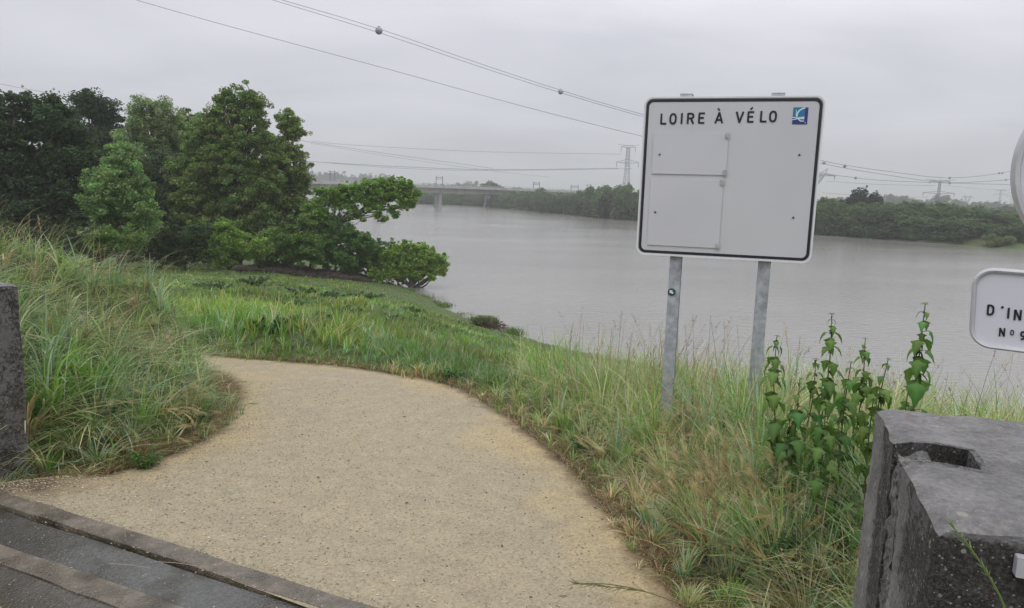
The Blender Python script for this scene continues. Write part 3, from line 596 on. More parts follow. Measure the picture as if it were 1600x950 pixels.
for ch, px, py, h in (('D', 1541, 491, .0205), ("'", 1563, 493, .0205), ('I', 1573, 495, .0205), ('N', 1583, 497, .0205), ('N', 1558, 523, .0165), ('o', 1575, 524.5, .0165), ('9', 1591, 527, .0165)):
    mb = MB(); u, v = sp_.hit(px, py); glyph(mb, ch, u, v, h, h*.17 if ch != 'o' else h*.09, sp_, -.0036, .02); mb.build('letter', M['black'], plate_s)
# round disc above it
an2 = rad(-20); ru = np.array([math.cos(an2), math.sin(an2), 0]); rv = np.array([0, 0, 1.]); rn = np.cross(ru, rv)
cR = aty(1783, 262, 1.36); rp = Plane(cR, ru, rv, rn); Rr = -rp.hit(1586, 258)[0]*1.0
disc = empty('round_sign', cR-np.array([0, 0, Rr])); tag(disc, 'round pale grey road sign cut by the right photo edge', 'sign')
circ = lambda r: np.array([(r*math.cos(a), r*math.sin(a)) for a in np.linspace(0, 2*math.pi, 72, endpoint=False)])
mb = MB(); mb.prism(circ(Rr-.004), cR, ru, rv, rn, -.02, -.003); mb.build('face', M['signface'], disc)
mb = MB(); prev = None
for r_2, d in ((Rr, -.028), (Rr+.002, -.008), (Rr-.001, .003), (Rr-.008, .004), (Rr-.012, -.003)):
    A = circ(r_2); pa = cR+A[:, :1]*ru+A[:, 1:]*rv+rn*d
    if prev is not None: k = 72; mb.add(np.vstack([prev, pa]), [[i, (i+1) % k, k+(i+1) % k, k+i] for i in range(k)])
    prev = pa
mb.build('rim', M['alu'], disc, smooth=True)
pc_ = cR-rn*.05; 
po = empty('sign_post', (pc_[0], pc_[1], 1.0)); tag(po, 'galvanised tube post carrying the round sign and its plate, mostly out of frame', 'post')
mb = MB(); mb.tube([(pc_[0], pc_[1], .9), (pc_[0], pc_[1], cR[2]+Rr)], .025, 14); mb.build('tube', M['galv'], po, smooth=True)
fp = Plane([b0[0]+eR2[0]*.872, b0[1]+eR2[1]*.872, 0], [*eR1, 0], [0, 0, 1], [*eR2, 0])
h0 = fp.hit(1587, 866); h1 = fp.hit(1586, 897)
br = empty('metal_bracket', fp.o+fp.u*(h0[0]+.03)+fp.v*h1[1]); tag(br, 'small pale metal bracket plate fixed to the rough wall face', 'bracket')
mb = MB(); mb.prism(rrect(h0[0], h1[1], h0[0]+.12, h0[1], .003, 3), fp.o, fp.u, fp.v, fp.n, -.006, .014); mb.build('flat_plate', M['alu'], br)
mb = MB(); c_ = fp.o+fp.u*(h0[0]+.028)+fp.v*(h1[1]+.012); mb.tube([c_+fp.n*.012, c_+fp.n*.019], .006, 6); mb.build('bolt', M['clip'], br)

# ------------------------------------------------------------------ haze: one closed box of thin even air
mb = MB(); mb.box((0, 0, 26.5), (13000, 13000, 71)); 
m = bpy.data.materials.new('haze_air'); m.use_nodes = True; N = m.node_tree.nodes; L = m.node_tree.links; N.remove(N['Principled BSDF'])
pv = N.new('ShaderNodeVolumePrincipled'); pv.inputs['Density'].default_value = .0007; pv.inputs['Color'].default_value = (.76, .77, .80, 1); pv.inputs['Anisotropy'].default_value = .0
L.new(pv.outputs[0], N['Material Output'].inputs['Volume']); hz = mb.build('haze', m); tag(hz, kind='stuff')
exec_part = True
# ------------------------------------------------------------------ leaves
LEAFK = np.array([1.95, 1.82, 1.55])
def leaves(mb, C, size, col, up=.35, asp=.55, colvar=.24):
    n = len(C); nn = rng.normal(size=(n, 3)); nn[:, 2] = np.abs(nn[:, 2])+up; nn /= np.linalg.norm(nn, axis=1)[:, None]
    a = np.cross(nn, rng.normal(size=(n, 3))); a /= np.linalg.norm(a, axis=1)[:, None]+1e-9; b = np.cross(nn, a)
    s = size*rng.uniform(.65, 1.35, n)[:, None]; a = a*s; b = b*s*asp; fold = nn*s*.25
    V = np.stack([C-a, C+b+fold, C+a, C-b+fold], 1).reshape(-1, 3); q = np.arange(n*4).reshape(n, 4)
    c = np.clip(LEAFK*col*rng.uniform(1-colvar, 1+colvar, (n, 1))*(1+rng.normal(size=(n, 3))*.03), .004, 1); mb.add(V, q, col=np.repeat(c, 4, 0))
def ballpts(n):
    d = rng.normal(size=(n, 3)); d /= np.linalg.norm(d, axis=1)[:, None]; return d*rng.random((n, 1))**.4
def crown(lobes, cr, per, size, col, asp=.55, dens=1., flat=.7, clumpvar=.3, shell=.55):
    """lobes: [(centre, radius xyz)] -> MB of leaf clumps, clump centres"""
    mb = MB(); CC = []
    for c, r in lobes:
        r = np.broadcast_to(np.asarray(r, float), (3,)); R = r.mean(); k = max(4, int(dens*4*math.pi*R*R/(cr*cr*2.1)))
        d = rng.normal(size=(k, 3)); d /= np.linalg.norm(d, axis=1)[:, None]; rad_ = rng.uniform(shell, 1.04, (k, 1)); so = rng.random((k, 1)) < .19; rad_ = np.where(so, rng.uniform(1.08, 1.5, (k, 1)), rad_); P = np.asarray(c)+d*r*rad_
        CC.append(P); cs_ = cr*rng.uniform(.55, 1.35, k)*np.where(so[:, 0], .6, 1); cv = rng.uniform(1-clumpvar, 1+clumpvar, (k, 1))*np.array([1, 1, 1])*(1+rng.normal(size=(k, 3))*.05)
        n = (per*rng.uniform(.6, 1.3, k)*np.where(so[:, 0], .4, 1)).astype(int); idx = np.repeat(np.arange(k), n)
        pts = P[idx]+ballpts(len(idx))*cs_[idx][:, None]*np.array([1, 1, flat]); leaves(mb, pts, size, np.asarray(col)*cv[idx], asp=asp)
    return mb, np.vstack(CC)
def tree(name, label, cat, base, lobes, col, cr=.65, per=90, size=.15, tr=.25, group=None, dens=1., asp=.55, lean=None, twigs=.25, shell=.55):
    base = np.array(base, float); e = empty(name, base); tag(e, label, cat, group)
    mb, CC = crown(lobes, cr*.85, int(per*1.5), size*.72, col, asp, dens, shell=shell); mb.build('crown', M['leaf'], e)
    tb = MB(); lc = np.array([np.asarray(c) for c, r in lobes]); topc = lc[np.argmax(lc[:, 2])]
    mid = base*.5+np.array([lc[:, 0].mean(), lc[:, 1].mean(), (base[2]+topc[2])/2])*.5
    axis = spline([base-[0, 0, .3], base+(mid-base)*.6+rng.normal(size=3)*.15, (mid+topc)/2, topc], 14) if lean is None else spline(lean, 14)
    tb.tube(axis, np.linspace(tr, tr*.2, 14), 8)
    for c in lc:
        k = int(np.clip(np.argmin(np.linalg.norm(axis-(c-[0, 0, np.linalg.norm(c-topc)*.2]), axis=1)), 2, 12)); k = max(1, k-3)
        a = axis[k]; tb.tube(spline([a, (a+c)/2+rng.normal(size=3)*.2, c], 6), np.linspace(tr*.45, tr*.1, 6), 5)
    sel = CC[rng.random(len(CC)) < twigs]
    for p in sel:
        c = lc[np.argmin(np.linalg.norm(lc-p, axis=1))]; tb.tube([c, (c+p)/2+rng.normal(size=3)*.12, p], [tr*.13, tr*.09, .012], 3, cap=False)
    tb.build('trunk', M['bark'], e, smooth=True); return e
def lob(Y, L_, jy=.5):
    out = []
    for x, y, r in L_:
        yy = Y+rng.uniform(-1, 1)*jy*r*Y/1155; c = aty(x, y, yy); R = r*Y/1155*1.03; out.append((c, (R, R*1.05, R)))
    return out
def gbase(px, py, Y):
    p = aty(px, py, Y); p[2] = gz(p[0], p[1]).item(); return p
NG = 'trees of the riverside wood at left'
tree('oak_tree', 'darkest spiky-topped tree at the far left edge of the wood', 'tree', gbase(0, 380, 42), lob(42, [(-5, 172, 22), (18, 160, 14), (-45, 180, 40), (10, 205, 38), (-20, 250, 55), (25, 265, 45), (0, 320, 55), (-60, 300, 60), (45, 320, 40)]), (.028, .050, .026), size=.13, per=110, group=NG)
tree('oak_tree', 'dark broad tree with several pointed tops, second from the left edge', 'tree', gbase(90, 380, 43), lob(43, [(48, 165, 15), (62, 180, 20), (84, 165, 13), (90, 190, 26), (115, 205, 22), (60, 225, 40), (108, 245, 36), (130, 250, 22), (80, 290, 50), (115, 320, 40), (60, 345, 40)]), (.030, .054, .026), size=.13, per=110, group=NG)
tree('oak_tree', 'round dark crown rising behind the pointed dark trees', 'tree', gbase(150, 380, 64), lob(64, [(128, 162, 15), (148, 160, 18), (168, 172, 18), (140, 195, 30), (170, 205, 22), (150, 240, 35)]), (.026, .046, .028), size=.17, cr=.8, group=NG)
tree('willow_tree', 'pale grey-green willow crown in the middle of the wood', 'tree', gbase(235, 380, 60), lob(60, [(225, 170, 17), (247, 168, 16), (215, 190, 20), (262, 190, 20), (235, 210, 32), (205, 225, 25), (265, 235, 28), (230, 260, 35)]), (.115, .17, .085), size=.13, per=100, group=NG)
tree('willow_tree', 'smaller pale crown just left of the tallest tree', 'tree', gbase(292, 380, 63), lob(63, [(285, 188, 14), (300, 190, 14), (290, 212, 22), (275, 240, 28), (305, 240, 25)]), (.10, .15, .072), size=.14, group=NG)
tree('willow_tree', 'light green bushy willow standing in front of the dark trees', 'tree', gbase(190, 390, 40), lob(40, [(190, 248, 22), (170, 265, 22), (207, 270, 24), (180, 300, 34), (212, 315, 26), (160, 320, 24), (195, 345, 34), (170, 370, 28), (150, 290, 18), (190, 285, 24), (195, 262, 18), (225, 345, 20), (182, 320, 22)]), (.095, .16, .066), size=.11, cr=.5, per=100, group=NG)
tree('oak_tree', 'shadowy dark green tree between the willow and the tallest tree', 'tree', gbase(255, 390, 55), lob(55, [(255, 265, 30), (240, 300, 34), (270, 310, 32), (250, 345, 40), (275, 365, 30), (225, 372, 28)]), (.030, .052, .027), size=.14, group=NG)
tree('poplar_tree', 'tallest olive-green tree of the wood with an open ragged top', 'tree', gbase(372, 400, 54), lob(54, [(352, 152, 11), (366, 148, 12), (388, 150, 14), (405, 160, 13), (345, 170, 14), (322, 196, 17), (308, 216, 20), (372, 175, 22), (398, 182, 20), (335, 192, 14), (352, 205, 22), (385, 215, 26), (410, 210, 14), (320, 225, 20), (345, 240, 28), (305, 250, 22), (375, 265, 30), (325, 275, 34), (300, 300, 32), (405, 270, 22), (350, 320, 40), (390, 320, 34), (315, 345, 38), (370, 362, 36), (410, 350, 28), (418, 228, 16), (425, 255, 18), (420, 285, 22), (335, 175, 10), (325, 205, 14), (295, 225, 14), (340, 255, 26), (360, 235, 28), (285, 265, 22), (300, 330, 34), (340, 360, 34)]), (.085, .132, .046), size=.125, cr=.5, per=70, tr=.35, group=NG, shell=.35)
tree('poplar_tree', 'slender ragged tree at the right end of the wood beside the water', 'tree', gbase(450, 400, 56), lob(56, [(443, 184, 10), (456, 188, 11), (448, 203, 14), (463, 210, 14), (450, 176, 6), (438, 225, 14), (456, 238, 16), (470, 245, 10), (435, 260, 18), (462, 268, 17), (442, 290, 20), (470, 292, 15), (455, 315, 22), (430, 325, 22), (474, 318, 9), (445, 348, 24), (425, 370, 24), (430, 240, 12), (478, 262, 9), (480, 280, 9), (428, 285, 18), (415, 310, 18), (470, 330, 14), (450, 240, 14), (452, 280, 18)]), (.105, .155, .058), size=.115, cr=.42, per=60, tr=.22, group=NG, shell=.3)
SG = 'bushes along the water edge'
tree('bush', 'bright fresh-green bush at the foot of the tallest tree', 'bush', gbase(350, 405, 47), lob(47, [(345, 362, 13), (362, 362, 12), (335, 378, 16), (358, 382, 20), (378, 385, 18), (325, 390, 14), (345, 398, 18), (395, 392, 14), (372, 372, 10), (352, 352, 9), (330, 365, 10), (410, 385, 12)]), (.105, .18, .042), size=.10, cr=.4, per=70, tr=.06, group=SG)
tree('bush', 'low dark green bramble mound left of the bright bush', 'bush', gbase(285, 405, 46), lob(46, [(240, 388, 14), (262, 392, 16), (290, 393, 16), (312, 396, 15), (275, 402, 14), (225, 394, 12)]), (.06, .105, .03), size=.10, cr=.4, per=70, tr=.05, group=SG)
tree('bush', 'small mid-green bush at the wood edge above the grassy mound', 'bush', gbase(185, 392, 36), lob(36, [(168, 372, 16), (190, 374, 18), (212, 380, 14), (150, 380, 12)]), (.065, .12, .035), size=.09, cr=.35, per=80, tr=.05, group=SG)
tree('bush', 'dense dark bush between the bright bush and the leaning tree', 'bush', gbase(440, 408, 50), lob(50, [(405, 388, 18), (425, 378, 20), (448, 372, 20), (470, 362, 18), (440, 392, 22), (465, 388, 22), (485, 378, 18), (480, 345, 12), (490, 395, 18), (415, 402, 16)]), (.07, .125, .038), size=.11, cr=.4, per=65, tr=.08, group=SG)
p_ = [gbase(478, 405, 52), aty(500, 378, 52), aty(530, 350, 52), aty(560, 334, 52.5), aty(595, 318, 53), aty(630, 306, 53)]; p_[0][2] -= .3
tree('leaning_tree', 'tree leaning out over the river with a flat spreading crown', 'tree', gbase(478, 405, 52), lob(52, [(496, 318, 12), (510, 312, 13), (505, 335, 12), (526, 305, 13), (545, 302, 14), (562, 308, 11), (540, 318, 10), (578, 298, 14), (597, 293, 14), (616, 296, 15), (634, 300, 14), (645, 308, 9), (610, 308, 11), (575, 318, 8), (592, 322, 7), (612, 326, 7), (560, 332, 6), (590, 338, 6), (602, 343, 5), (628, 318, 9), (553, 296, 8), (570, 290, 8), (588, 286, 8), (606, 284, 9), (624, 288, 9), (640, 290, 7), (652, 302, 6), (528, 320, 10), (515, 298, 7), (535, 294, 7), (500, 300, 8), (585, 310, 9), (600, 312, 9), (575, 326, 6), (550, 326, 6), (618, 336, 5), (640, 318, 6), (568, 342, 4), (545, 338, 5), (486, 330, 14), (488, 350, 14), (505, 350, 12)]), (.10, .175, .046), size=.11, cr=.27, per=34, tr=.13, group=NG, lean=p_, shell=.15, dens=1.25)
tree('bush', 'dark leafy shrub under the trunk of the leaning tree', 'bush', gbase(515, 420, 52), lob(52, [(500, 375, 18), (520, 365, 14), (525, 390, 20), (545, 385, 18), (512, 400, 18), (540, 405, 18), (550, 365, 8), (562, 380, 14), (505, 350, 12), (530, 345, 7), (520, 352, 12), (540, 362, 12), (556, 370, 10), (572, 372, 8), (490, 362, 14), (548, 352, 5), (582, 384, 9)]), (.065, .125, .042), size=.10, cr=.32, per=55, tr=.07, group=SG)
tree('bush', 'spreading shrub reaching from the bank over the water', 'bush', gbase(575, 430, 53.5), lob(53.5, [(615, 398, 14), (628, 420, 12), (600, 425, 12), (612, 385, 8), (570, 395, 16), (590, 400, 15), (565, 410, 16), (585, 415, 15), (605, 412, 14), (600, 395, 10), (575, 380, 7), (550, 418, 12), (592, 378, 5)]), (.08, .15, .046), size=.10, cr=.3, per=50, tr=.06, group=SG)
pb = aty(640, 437, 52.5); pb[2] = WZ-.1
tree('bush', 'rounded light green bush standing in the water, rightmost of the bushes', 'bush', pb, lob(52.5, [(622, 400, 12), (632, 385, 9), (640, 398, 13), (655, 395, 12), (668, 402, 12), (684, 408, 11), (694, 415, 7), (628, 415, 13), (648, 415, 14), (668, 418, 12), (612, 408, 9), (640, 425, 9), (684, 422, 7), (618, 424, 11), (605, 420, 11), (632, 428, 8), (652, 428, 7), (672, 428, 6), (660, 412, 12), (690, 404, 7), (676, 396, 7), (648, 386, 6), (622, 390, 8), (600, 400, 10), (665, 386, 5), (612, 430, 9), (625, 434, 7), (655, 434, 6), (675, 432, 6), (693, 424, 6), (640, 408, 14), (585, 424, 12), (595, 432, 8)]), (.125, .20, .052), size=.105, cr=.27, per=36, tr=.22, group=SG, shell=.15, dens=1.3)

tree('bush', 'dark undergrowth behind the mound at the far left', 'bush', gbase(30, 395, 38), lob(38, [(-20, 365, 26), (20, 368, 24), (60, 372, 24), (95, 378, 22), (125, 385, 18), (150, 392, 16), (80, 395, 20)]), (.028, .05, .022), size=.11, cr=.45, per=80, tr=.06, group=SG)
tree('bush', 'dark undergrowth between the front willow and the bright bush', 'bush', gbase(240, 400, 44), lob(44, [(215, 385, 18), (245, 375, 20), (275, 372, 20), (300, 375, 20), (325, 370, 16), (200, 395, 16), (255, 395, 16)]), (.03, .055, .024), size=.11, cr=.45, per=80, tr=.06, group=SG)
# ------------------------------------------------------------------ far bank
fs = np.array(far_shore, float); fa = np.degrees(np.arctan2(fs[:, 0], fs[:, 1])); fd = fs[:, 1]
def shoreY(px):
    u = (px-800)/F; best = 600
    for k in range(len(fs)-1):
        (x1, y1), (x2, y2) = fs[k], fs[k+1]; den = (x2-x1)-u*(y2-y1)
        if abs(den) < 1e-9: continue
        t = (u*y1-x1)/den
        if 0 <= t <= 1: best = min(best, y1+t*(y2-y1))
    return best
protos = []
for k, (kind, col) in enumerate([('round', (.040, .070, .030)), ('round', (.055, .095, .038)), ('tall', (.042, .078, .036)), ('wide', (.055, .080, .040)), ('dark', (.016, .020, .016)), ('low', (.085, .13, .05))]):
    lb = []
    nl = {'round': 12, 'tall': 12, 'wide': 14, 'dark': 12, 'low': 9}[kind]
    for j in range(nl):
        a = rng.uniform(0, 6.28); zz = rng.uniform(.12, .86); w_x = {'round': .36, 'tall': .2, 'wide': .5, 'dark': .42, 'low': .75}[kind]*math.sin(math.pi*min(1, zz*.8+.25))
        rr0 = rng.uniform(.12, .2); q_ = rng.uniform(.2, 1)**.5; lb.append((np.array([math.cos(a)*w_x*q_, math.sin(a)*w_x*q_, zz*(1-.05)]), rr0*(1.2 if kind == 'low' else 1)))
    mbp, CC = crown(lb, .075, 34, .021, col, .7, 1.25, clumpvar=.3)
    cm = mbp.build('crown', M['leaf']); tb = MB(); tb.tube([(0, 0, -.05), (.01, 0, .3), (0, .02, .7)], [.03, .022, .01], 6)
    for c, r in lb[:6]: tb.tube([(0, 0, .25), c*.6+np.array([0, 0, .1]), c], [.014, .01, .004], 4)
    tm = tb.build('trunk', M['bark']); protos.append((cm, tm)); 
FK = ['rounded mid-green tree', 'rounded fresh-green tree', 'upright narrow tree', 'broad spreading tree', 'dark blackish-green tree', 'low pale bush']
PL_ = [(700, 'near the first bridge pier'), (757, 'between the bridge piers'), (820, 'at the bridge end'), (880, 'under the right bridge gantry'), (940, 'well left of the tall pylon'), (965, 'just left of the tall pylon'), (1000, 'at the foot of the tall pylon'), (1285, 'behind the board'), (1330, 'just right of the board'), (1380, 'beside the dark tree'), (1430, 'right of the dark tree'), (1480, 'below nearest right pylon'), (1530, 'below small Y-shaped pylon'), (1580, 'below the distant pale pylon'), (9999, 'at the right photo edge')]
def flabel(k, px, row, big): return f"{'taller' if big else 'shorter'} {FK[k]}, far bank {['front', 'middle', 'back'][row]} row, {[n for x, n in PL_ if px < x][0]}"
used = set()
def fartree(k, loc, h, label, cat='tree', group=None, w=1., name='far_tree'):
    cm, tm = protos[k]; e = empty(name, loc, rng.uniform(0, 6.28)); e.scale = (h*w, h*w, h); tag(e, label, cat, group)
    for src, nm in ((cm, 'crown'), (tm, 'trunk')):
        c = src.copy(); c.name = nm; COL.objects.link(c); c.parent = e
    return e
tops = [(560, 300), (650, 299), (700, 298), (760, 300), (800, 298), (845, 295), (888, 298), (924, 291), (955, 284), (975, 285), (995, 296), (1060, 300), (1200, 305), (1285, 308), (1305, 307), (1325, 314), (1340, 312), (1380, 314), (1400, 318), (1420, 308), (1445, 315), (1500, 316), (1550, 323), (1600, 330), (1680, 330)]
tops = np.array(tops, float); hmean = {0: 7.5, 1: 8.5, 2: 9.5}
for row in range(3):
    px = 640+row*5
    while px < 1660:
        sy = shoreY(px); Yt = sy+[2.0, 10, 22][row]*(1 if px < 1400 else 1+(px-1400)/80)+rng.uniform(-1.5, 3); h_px = np.interp(px, tops[:, 0], tops[:, 1])+[7, 3, 0][row]+rng.uniform(-2.5, 3)
        if row == 0 and px > 1400: h_px += 16
        p = aty(px, h_px, Yt); zb = gz(p[0], p[1]).item(); h = p[2]-zb; 
        seg = 'left of the board' if px < 990 else ('behind the board' if px < 1285 else 'right of the board')
        k = int(rng.choice([0, 0, 1, 1, 2, 3])); 
        if h > 1.5: fartree(k, (p[0], p[1], zb-.05), h*1.03, flabel(k, px, row, h > hmean.get(row, 8)), 'tree', 'trees of the far bank '+seg, w=rng.uniform(.85, 1.25)*np.clip(7/h, .8, 1.7))
        px += [11, 12, 14][row]*rng.uniform(.8, 1.25)*(1.15 if px > 1280 else 1)*(1.6 if 1020 < px < 1260 else 1)
# distinct ones
def ft(px, py, Y, k, label, w=1., **kw):
    p = aty(px, py, Y); zb = gz(p[0], p[1]).item(); fartree(k, (p[0], p[1], zb-.05), (p[2]-zb)*1.02, label, w=w, **kw)
ft(1349, 296, 172, 4, 'dark maroon-green round tree standing above the far bank trees right of the board', 1.0)
ft(1336, 303, 173, 4, 'smaller dark tree touching the tall dark one on the far bank', 1.0)
ft(1372, 303, 174, 4, 'dark rounded tree on the right flank of the tall dark one', 1.)
ft(1290, 305, 160, 1, 'fresh green tree just right of the board edge on the far bank', .9)
ft(771, 277, 420, 0, 'large round tree rising behind the railway bridge deck', 1.0)
ft(760, 281, 425, 0, 'smaller crown joined to the large round tree behind the bridge', .9)
ft(846, 291, 300, 1, 'pointed green tree near the end of the railway bridge', .9)
for k in range(90):
    px = rng.uniform(1380, 1612) if k > 36 else rng.uniform(650, 990); sy = shoreY(px); Yt = sy+rng.uniform(.4, 20 if px > 1430 else 3); X_ = (px-800)/F*Yt
    hh = rng.uniform(1.2, 2.6); seg = 'left of the board' if px < 990 else 'at the right'
    fartree(5, (X_, Yt, gz(X_, Yt).item()-.1), hh, ('narrow' if k % 2 else 'wide')+' low pale bush fringing the far bank '+[n for x, n in PL_ if px < x][0], 'bush', 'low bushes of the far bank '+seg, w=rng.uniform(1., 1.6), name='far_bush')
for cm, tm in protos:
    for o in (cm, tm): bpy.data.objects.remove(o)
# far-off woods
def farwood(name, label, pts, Y, n, col, con=0., spread=60):
    pts = np.array(pts, float); mb = MB()
    for k in range(n):
        px = rng.uniform(pts[0, 0], pts[-1, 0]); py = np.interp(px, pts[:, 0], pts[:, 1])+rng.uniform(-1.0, 2.5); yy = Y+rng.uniform(-spread, spread); p = aty(px, py, yy)
        zb = -3.9; h = p[2]-zb
        if rng.random() < con: lb = [(np.array([p[0], yy, zb+h*t]), (h*.16*(1.15-t), h*.16*(1.15-t), h*.14)) for t in (.2, .4, .6, .8, .95)]
        else:
            w = h*rng.uniform(.25, .4); lb = [(np.array([p[0]+rng.normal()*w*.5, yy+rng.normal()*w*.5, zb+h*rng.uniform(.3, .86)]), w*rng.uniform(.35, .6)) for _ in range(5)]+[(np.array([p[0], yy, zb+h*.25]), w)]
        m_, _ = crown(lb, h*.10, 14, h*.035, col, .8, 1., clumpvar=.15); 
        for v, q, c in zip(m_.v, m_.q, m_.c): mb.v.append(v); mb.q.append(q+mb.n); mb.c.append(c)
        mb.n += m_.n
    o = mb.build(name, M['leaf']); tag(o, label, 'wood', kind='stuff'); return o
farwood('far_wood', 'hazy wooded ridge with conifers seen over the left half of the bridge', [(440, 269), (490, 270), (540, 271), (556, 276), (575, 272), (600, 274), (618, 280)], 950, 90, (.04, .06, .045), .5)
farwood('far_wood', 'faint distant tree line behind the middle of the bridge', [(600, 286), (650, 287), (700, 288), (720, 285), (740, 283), (757, 286), (800, 292), (860, 296), (1000, 300)], 700, 110, (.045, .07, .045), .1)
farwood('far_wood', 'hazy distant woods above the far bank at the right', [(1290, 309), (1325, 309), (1382, 310), (1388, 304), (1408, 305), (1420, 310), (1455, 310), (1470, 304), (1482, 304), (1490, 311), (1530, 315), (1600, 317), (1700, 319)], 650, 150, (.045, .07, .045), .05)
farwood('far_wood', 'continuous low trees on the plain behind the far bank', [(1285, 316), (1400, 317), (1500, 320), (1600, 322), (1700, 323)], 330, 110, (.05, .08, .045), 0, 40)

# ------------------------------------------------------------------ railway bridge
B0 = np.array([-31.2, 302.]); B1 = np.array([-12.4, 335.]); bd = (B1-B0)/np.linalg.norm(B1-B0); bn = np.array([-bd[1], bd[0]]); span = np.linalg.norm(B1-B0)
bridge = empty('railway_bridge', (B0[0], B0[1], WZ)); tag(bridge, 'grey concrete railway viaduct crossing the river in the distance', 'bridge')
bax = np.array([[bd[0], bd[1], 0], [bn[0], bn[1], 0], [0, 0, 1]])
def bpnt(s, t, z): return np.array([*(B0+bd*s+bn*t), z])
s0, s1 = -span*4.0, span*3.6; zt = 3.15
mb = MB(); mb.box(bpnt((s0+s1)/2, 0, zt-1.75), (s1-s0, 5.5, 2.0), bax); mb.box(bpnt((s0+s1)/2, 0, zt-.62), (s1-s0, 10.5, .3), bax); mb.build('deck', M['bridge'], bridge)
for t in (-5.3, 5.3):
    mb = MB(); mb.box(bpnt((s0+s1)/2, t, zt-.35), (s1-s0, .25, 1.1), bax)
    for s in np.arange(s0, s1, 4.): mb.box(bpnt(s, t, zt+.45), (.12, .12, .6), bax)
    mb.box(bpnt((s0+s1)/2, t, zt+.72), (s1-s0, .1, .08), bax); mb.build('parapet', M['bridge'], bridge)
for k in range(-4, 4):
    mb = MB(); s = k*span
    P_ = [(-1.0, -1.1), (1.0, -1.1), (1.0, 1.1), (-1.0, 1.1)]; z = [WZ-2, WZ+.8, WZ+1.0, .2, zt-2.75]; f = [1.25, 1.25, 1., 1., 1.12]
    V = np.array([bpnt(s+x*f_, y*f_, z_) for z_, f_ in zip(z, f) for x, y in P_]); q = [[i*4+j, i*4+(j+1) % 4, (i+1)*4+(j+1) % 4, (i+1)*4+j] for i in range(4) for j in range(4)]; q.append([16, 17, 18, 19])
    mb.add(V, q); mb.build('pier', M['bridge'], bridge)
for px, pt, half, lab in ((517, 266, 1.4, 'tall pair of catenary masts on the bridge, leftmost'), (602, 272, 1.6, 'catenary masts on the bridge behind the leaning tree crown'), (682, 275, 2.2, 'catenary gantry on the bridge above the first visible pier'), (760, 281, 1.2, 'catenary mast above the second visible pier'), (832, 284, 2.4, 'catenary gantry near the wooded end of the bridge'), (891, 289, 3.0, 'small catenary gantry above the trees right of the bridge')):
    u = (px-800)/F; s = (u*B0[1]-B0[0])/(bd[0]-u*bd[1]); yy = B0[1]+bd[1]*s; ztop = aty(px, pt, yy)[2]
    e = empty('catenary_gantry', bpnt(s, 0, zt-.45)); tag(e, lab, 'mast', 'catenary masts along the railway')
    hw = 3.2*half/2; ra = .13*yy/300
    for sg in (-1, 1):
        # gantry stands square to the line of sight's railway, feet on the deck edges
        mb = MB(); c = bpnt(s, sg*half*.72, 0); mb.tube([(c[0], c[1], zt-.5), (c[0], c[1], ztop)], [ra*1.2, ra], 5)
        for zz in np.linspace(zt, ztop, 5)[1:-1]: mb.box((c[0], c[1], zz), (ra*4, ra*1.2, ra*1.2), bax)
        mb.build('mast', M['mast'], e)
    a = bpnt(s, -half*.72, ztop-.5); b = bpnt(s, half*.72, ztop-.5)
    mb = MB(); mb.tube([a, b], ra, 5); mb.tube([a-[0, 0, .7], b-[0, 0, .7]], ra*.8, 5); mb.build('crossbeam', M['mast'], e)

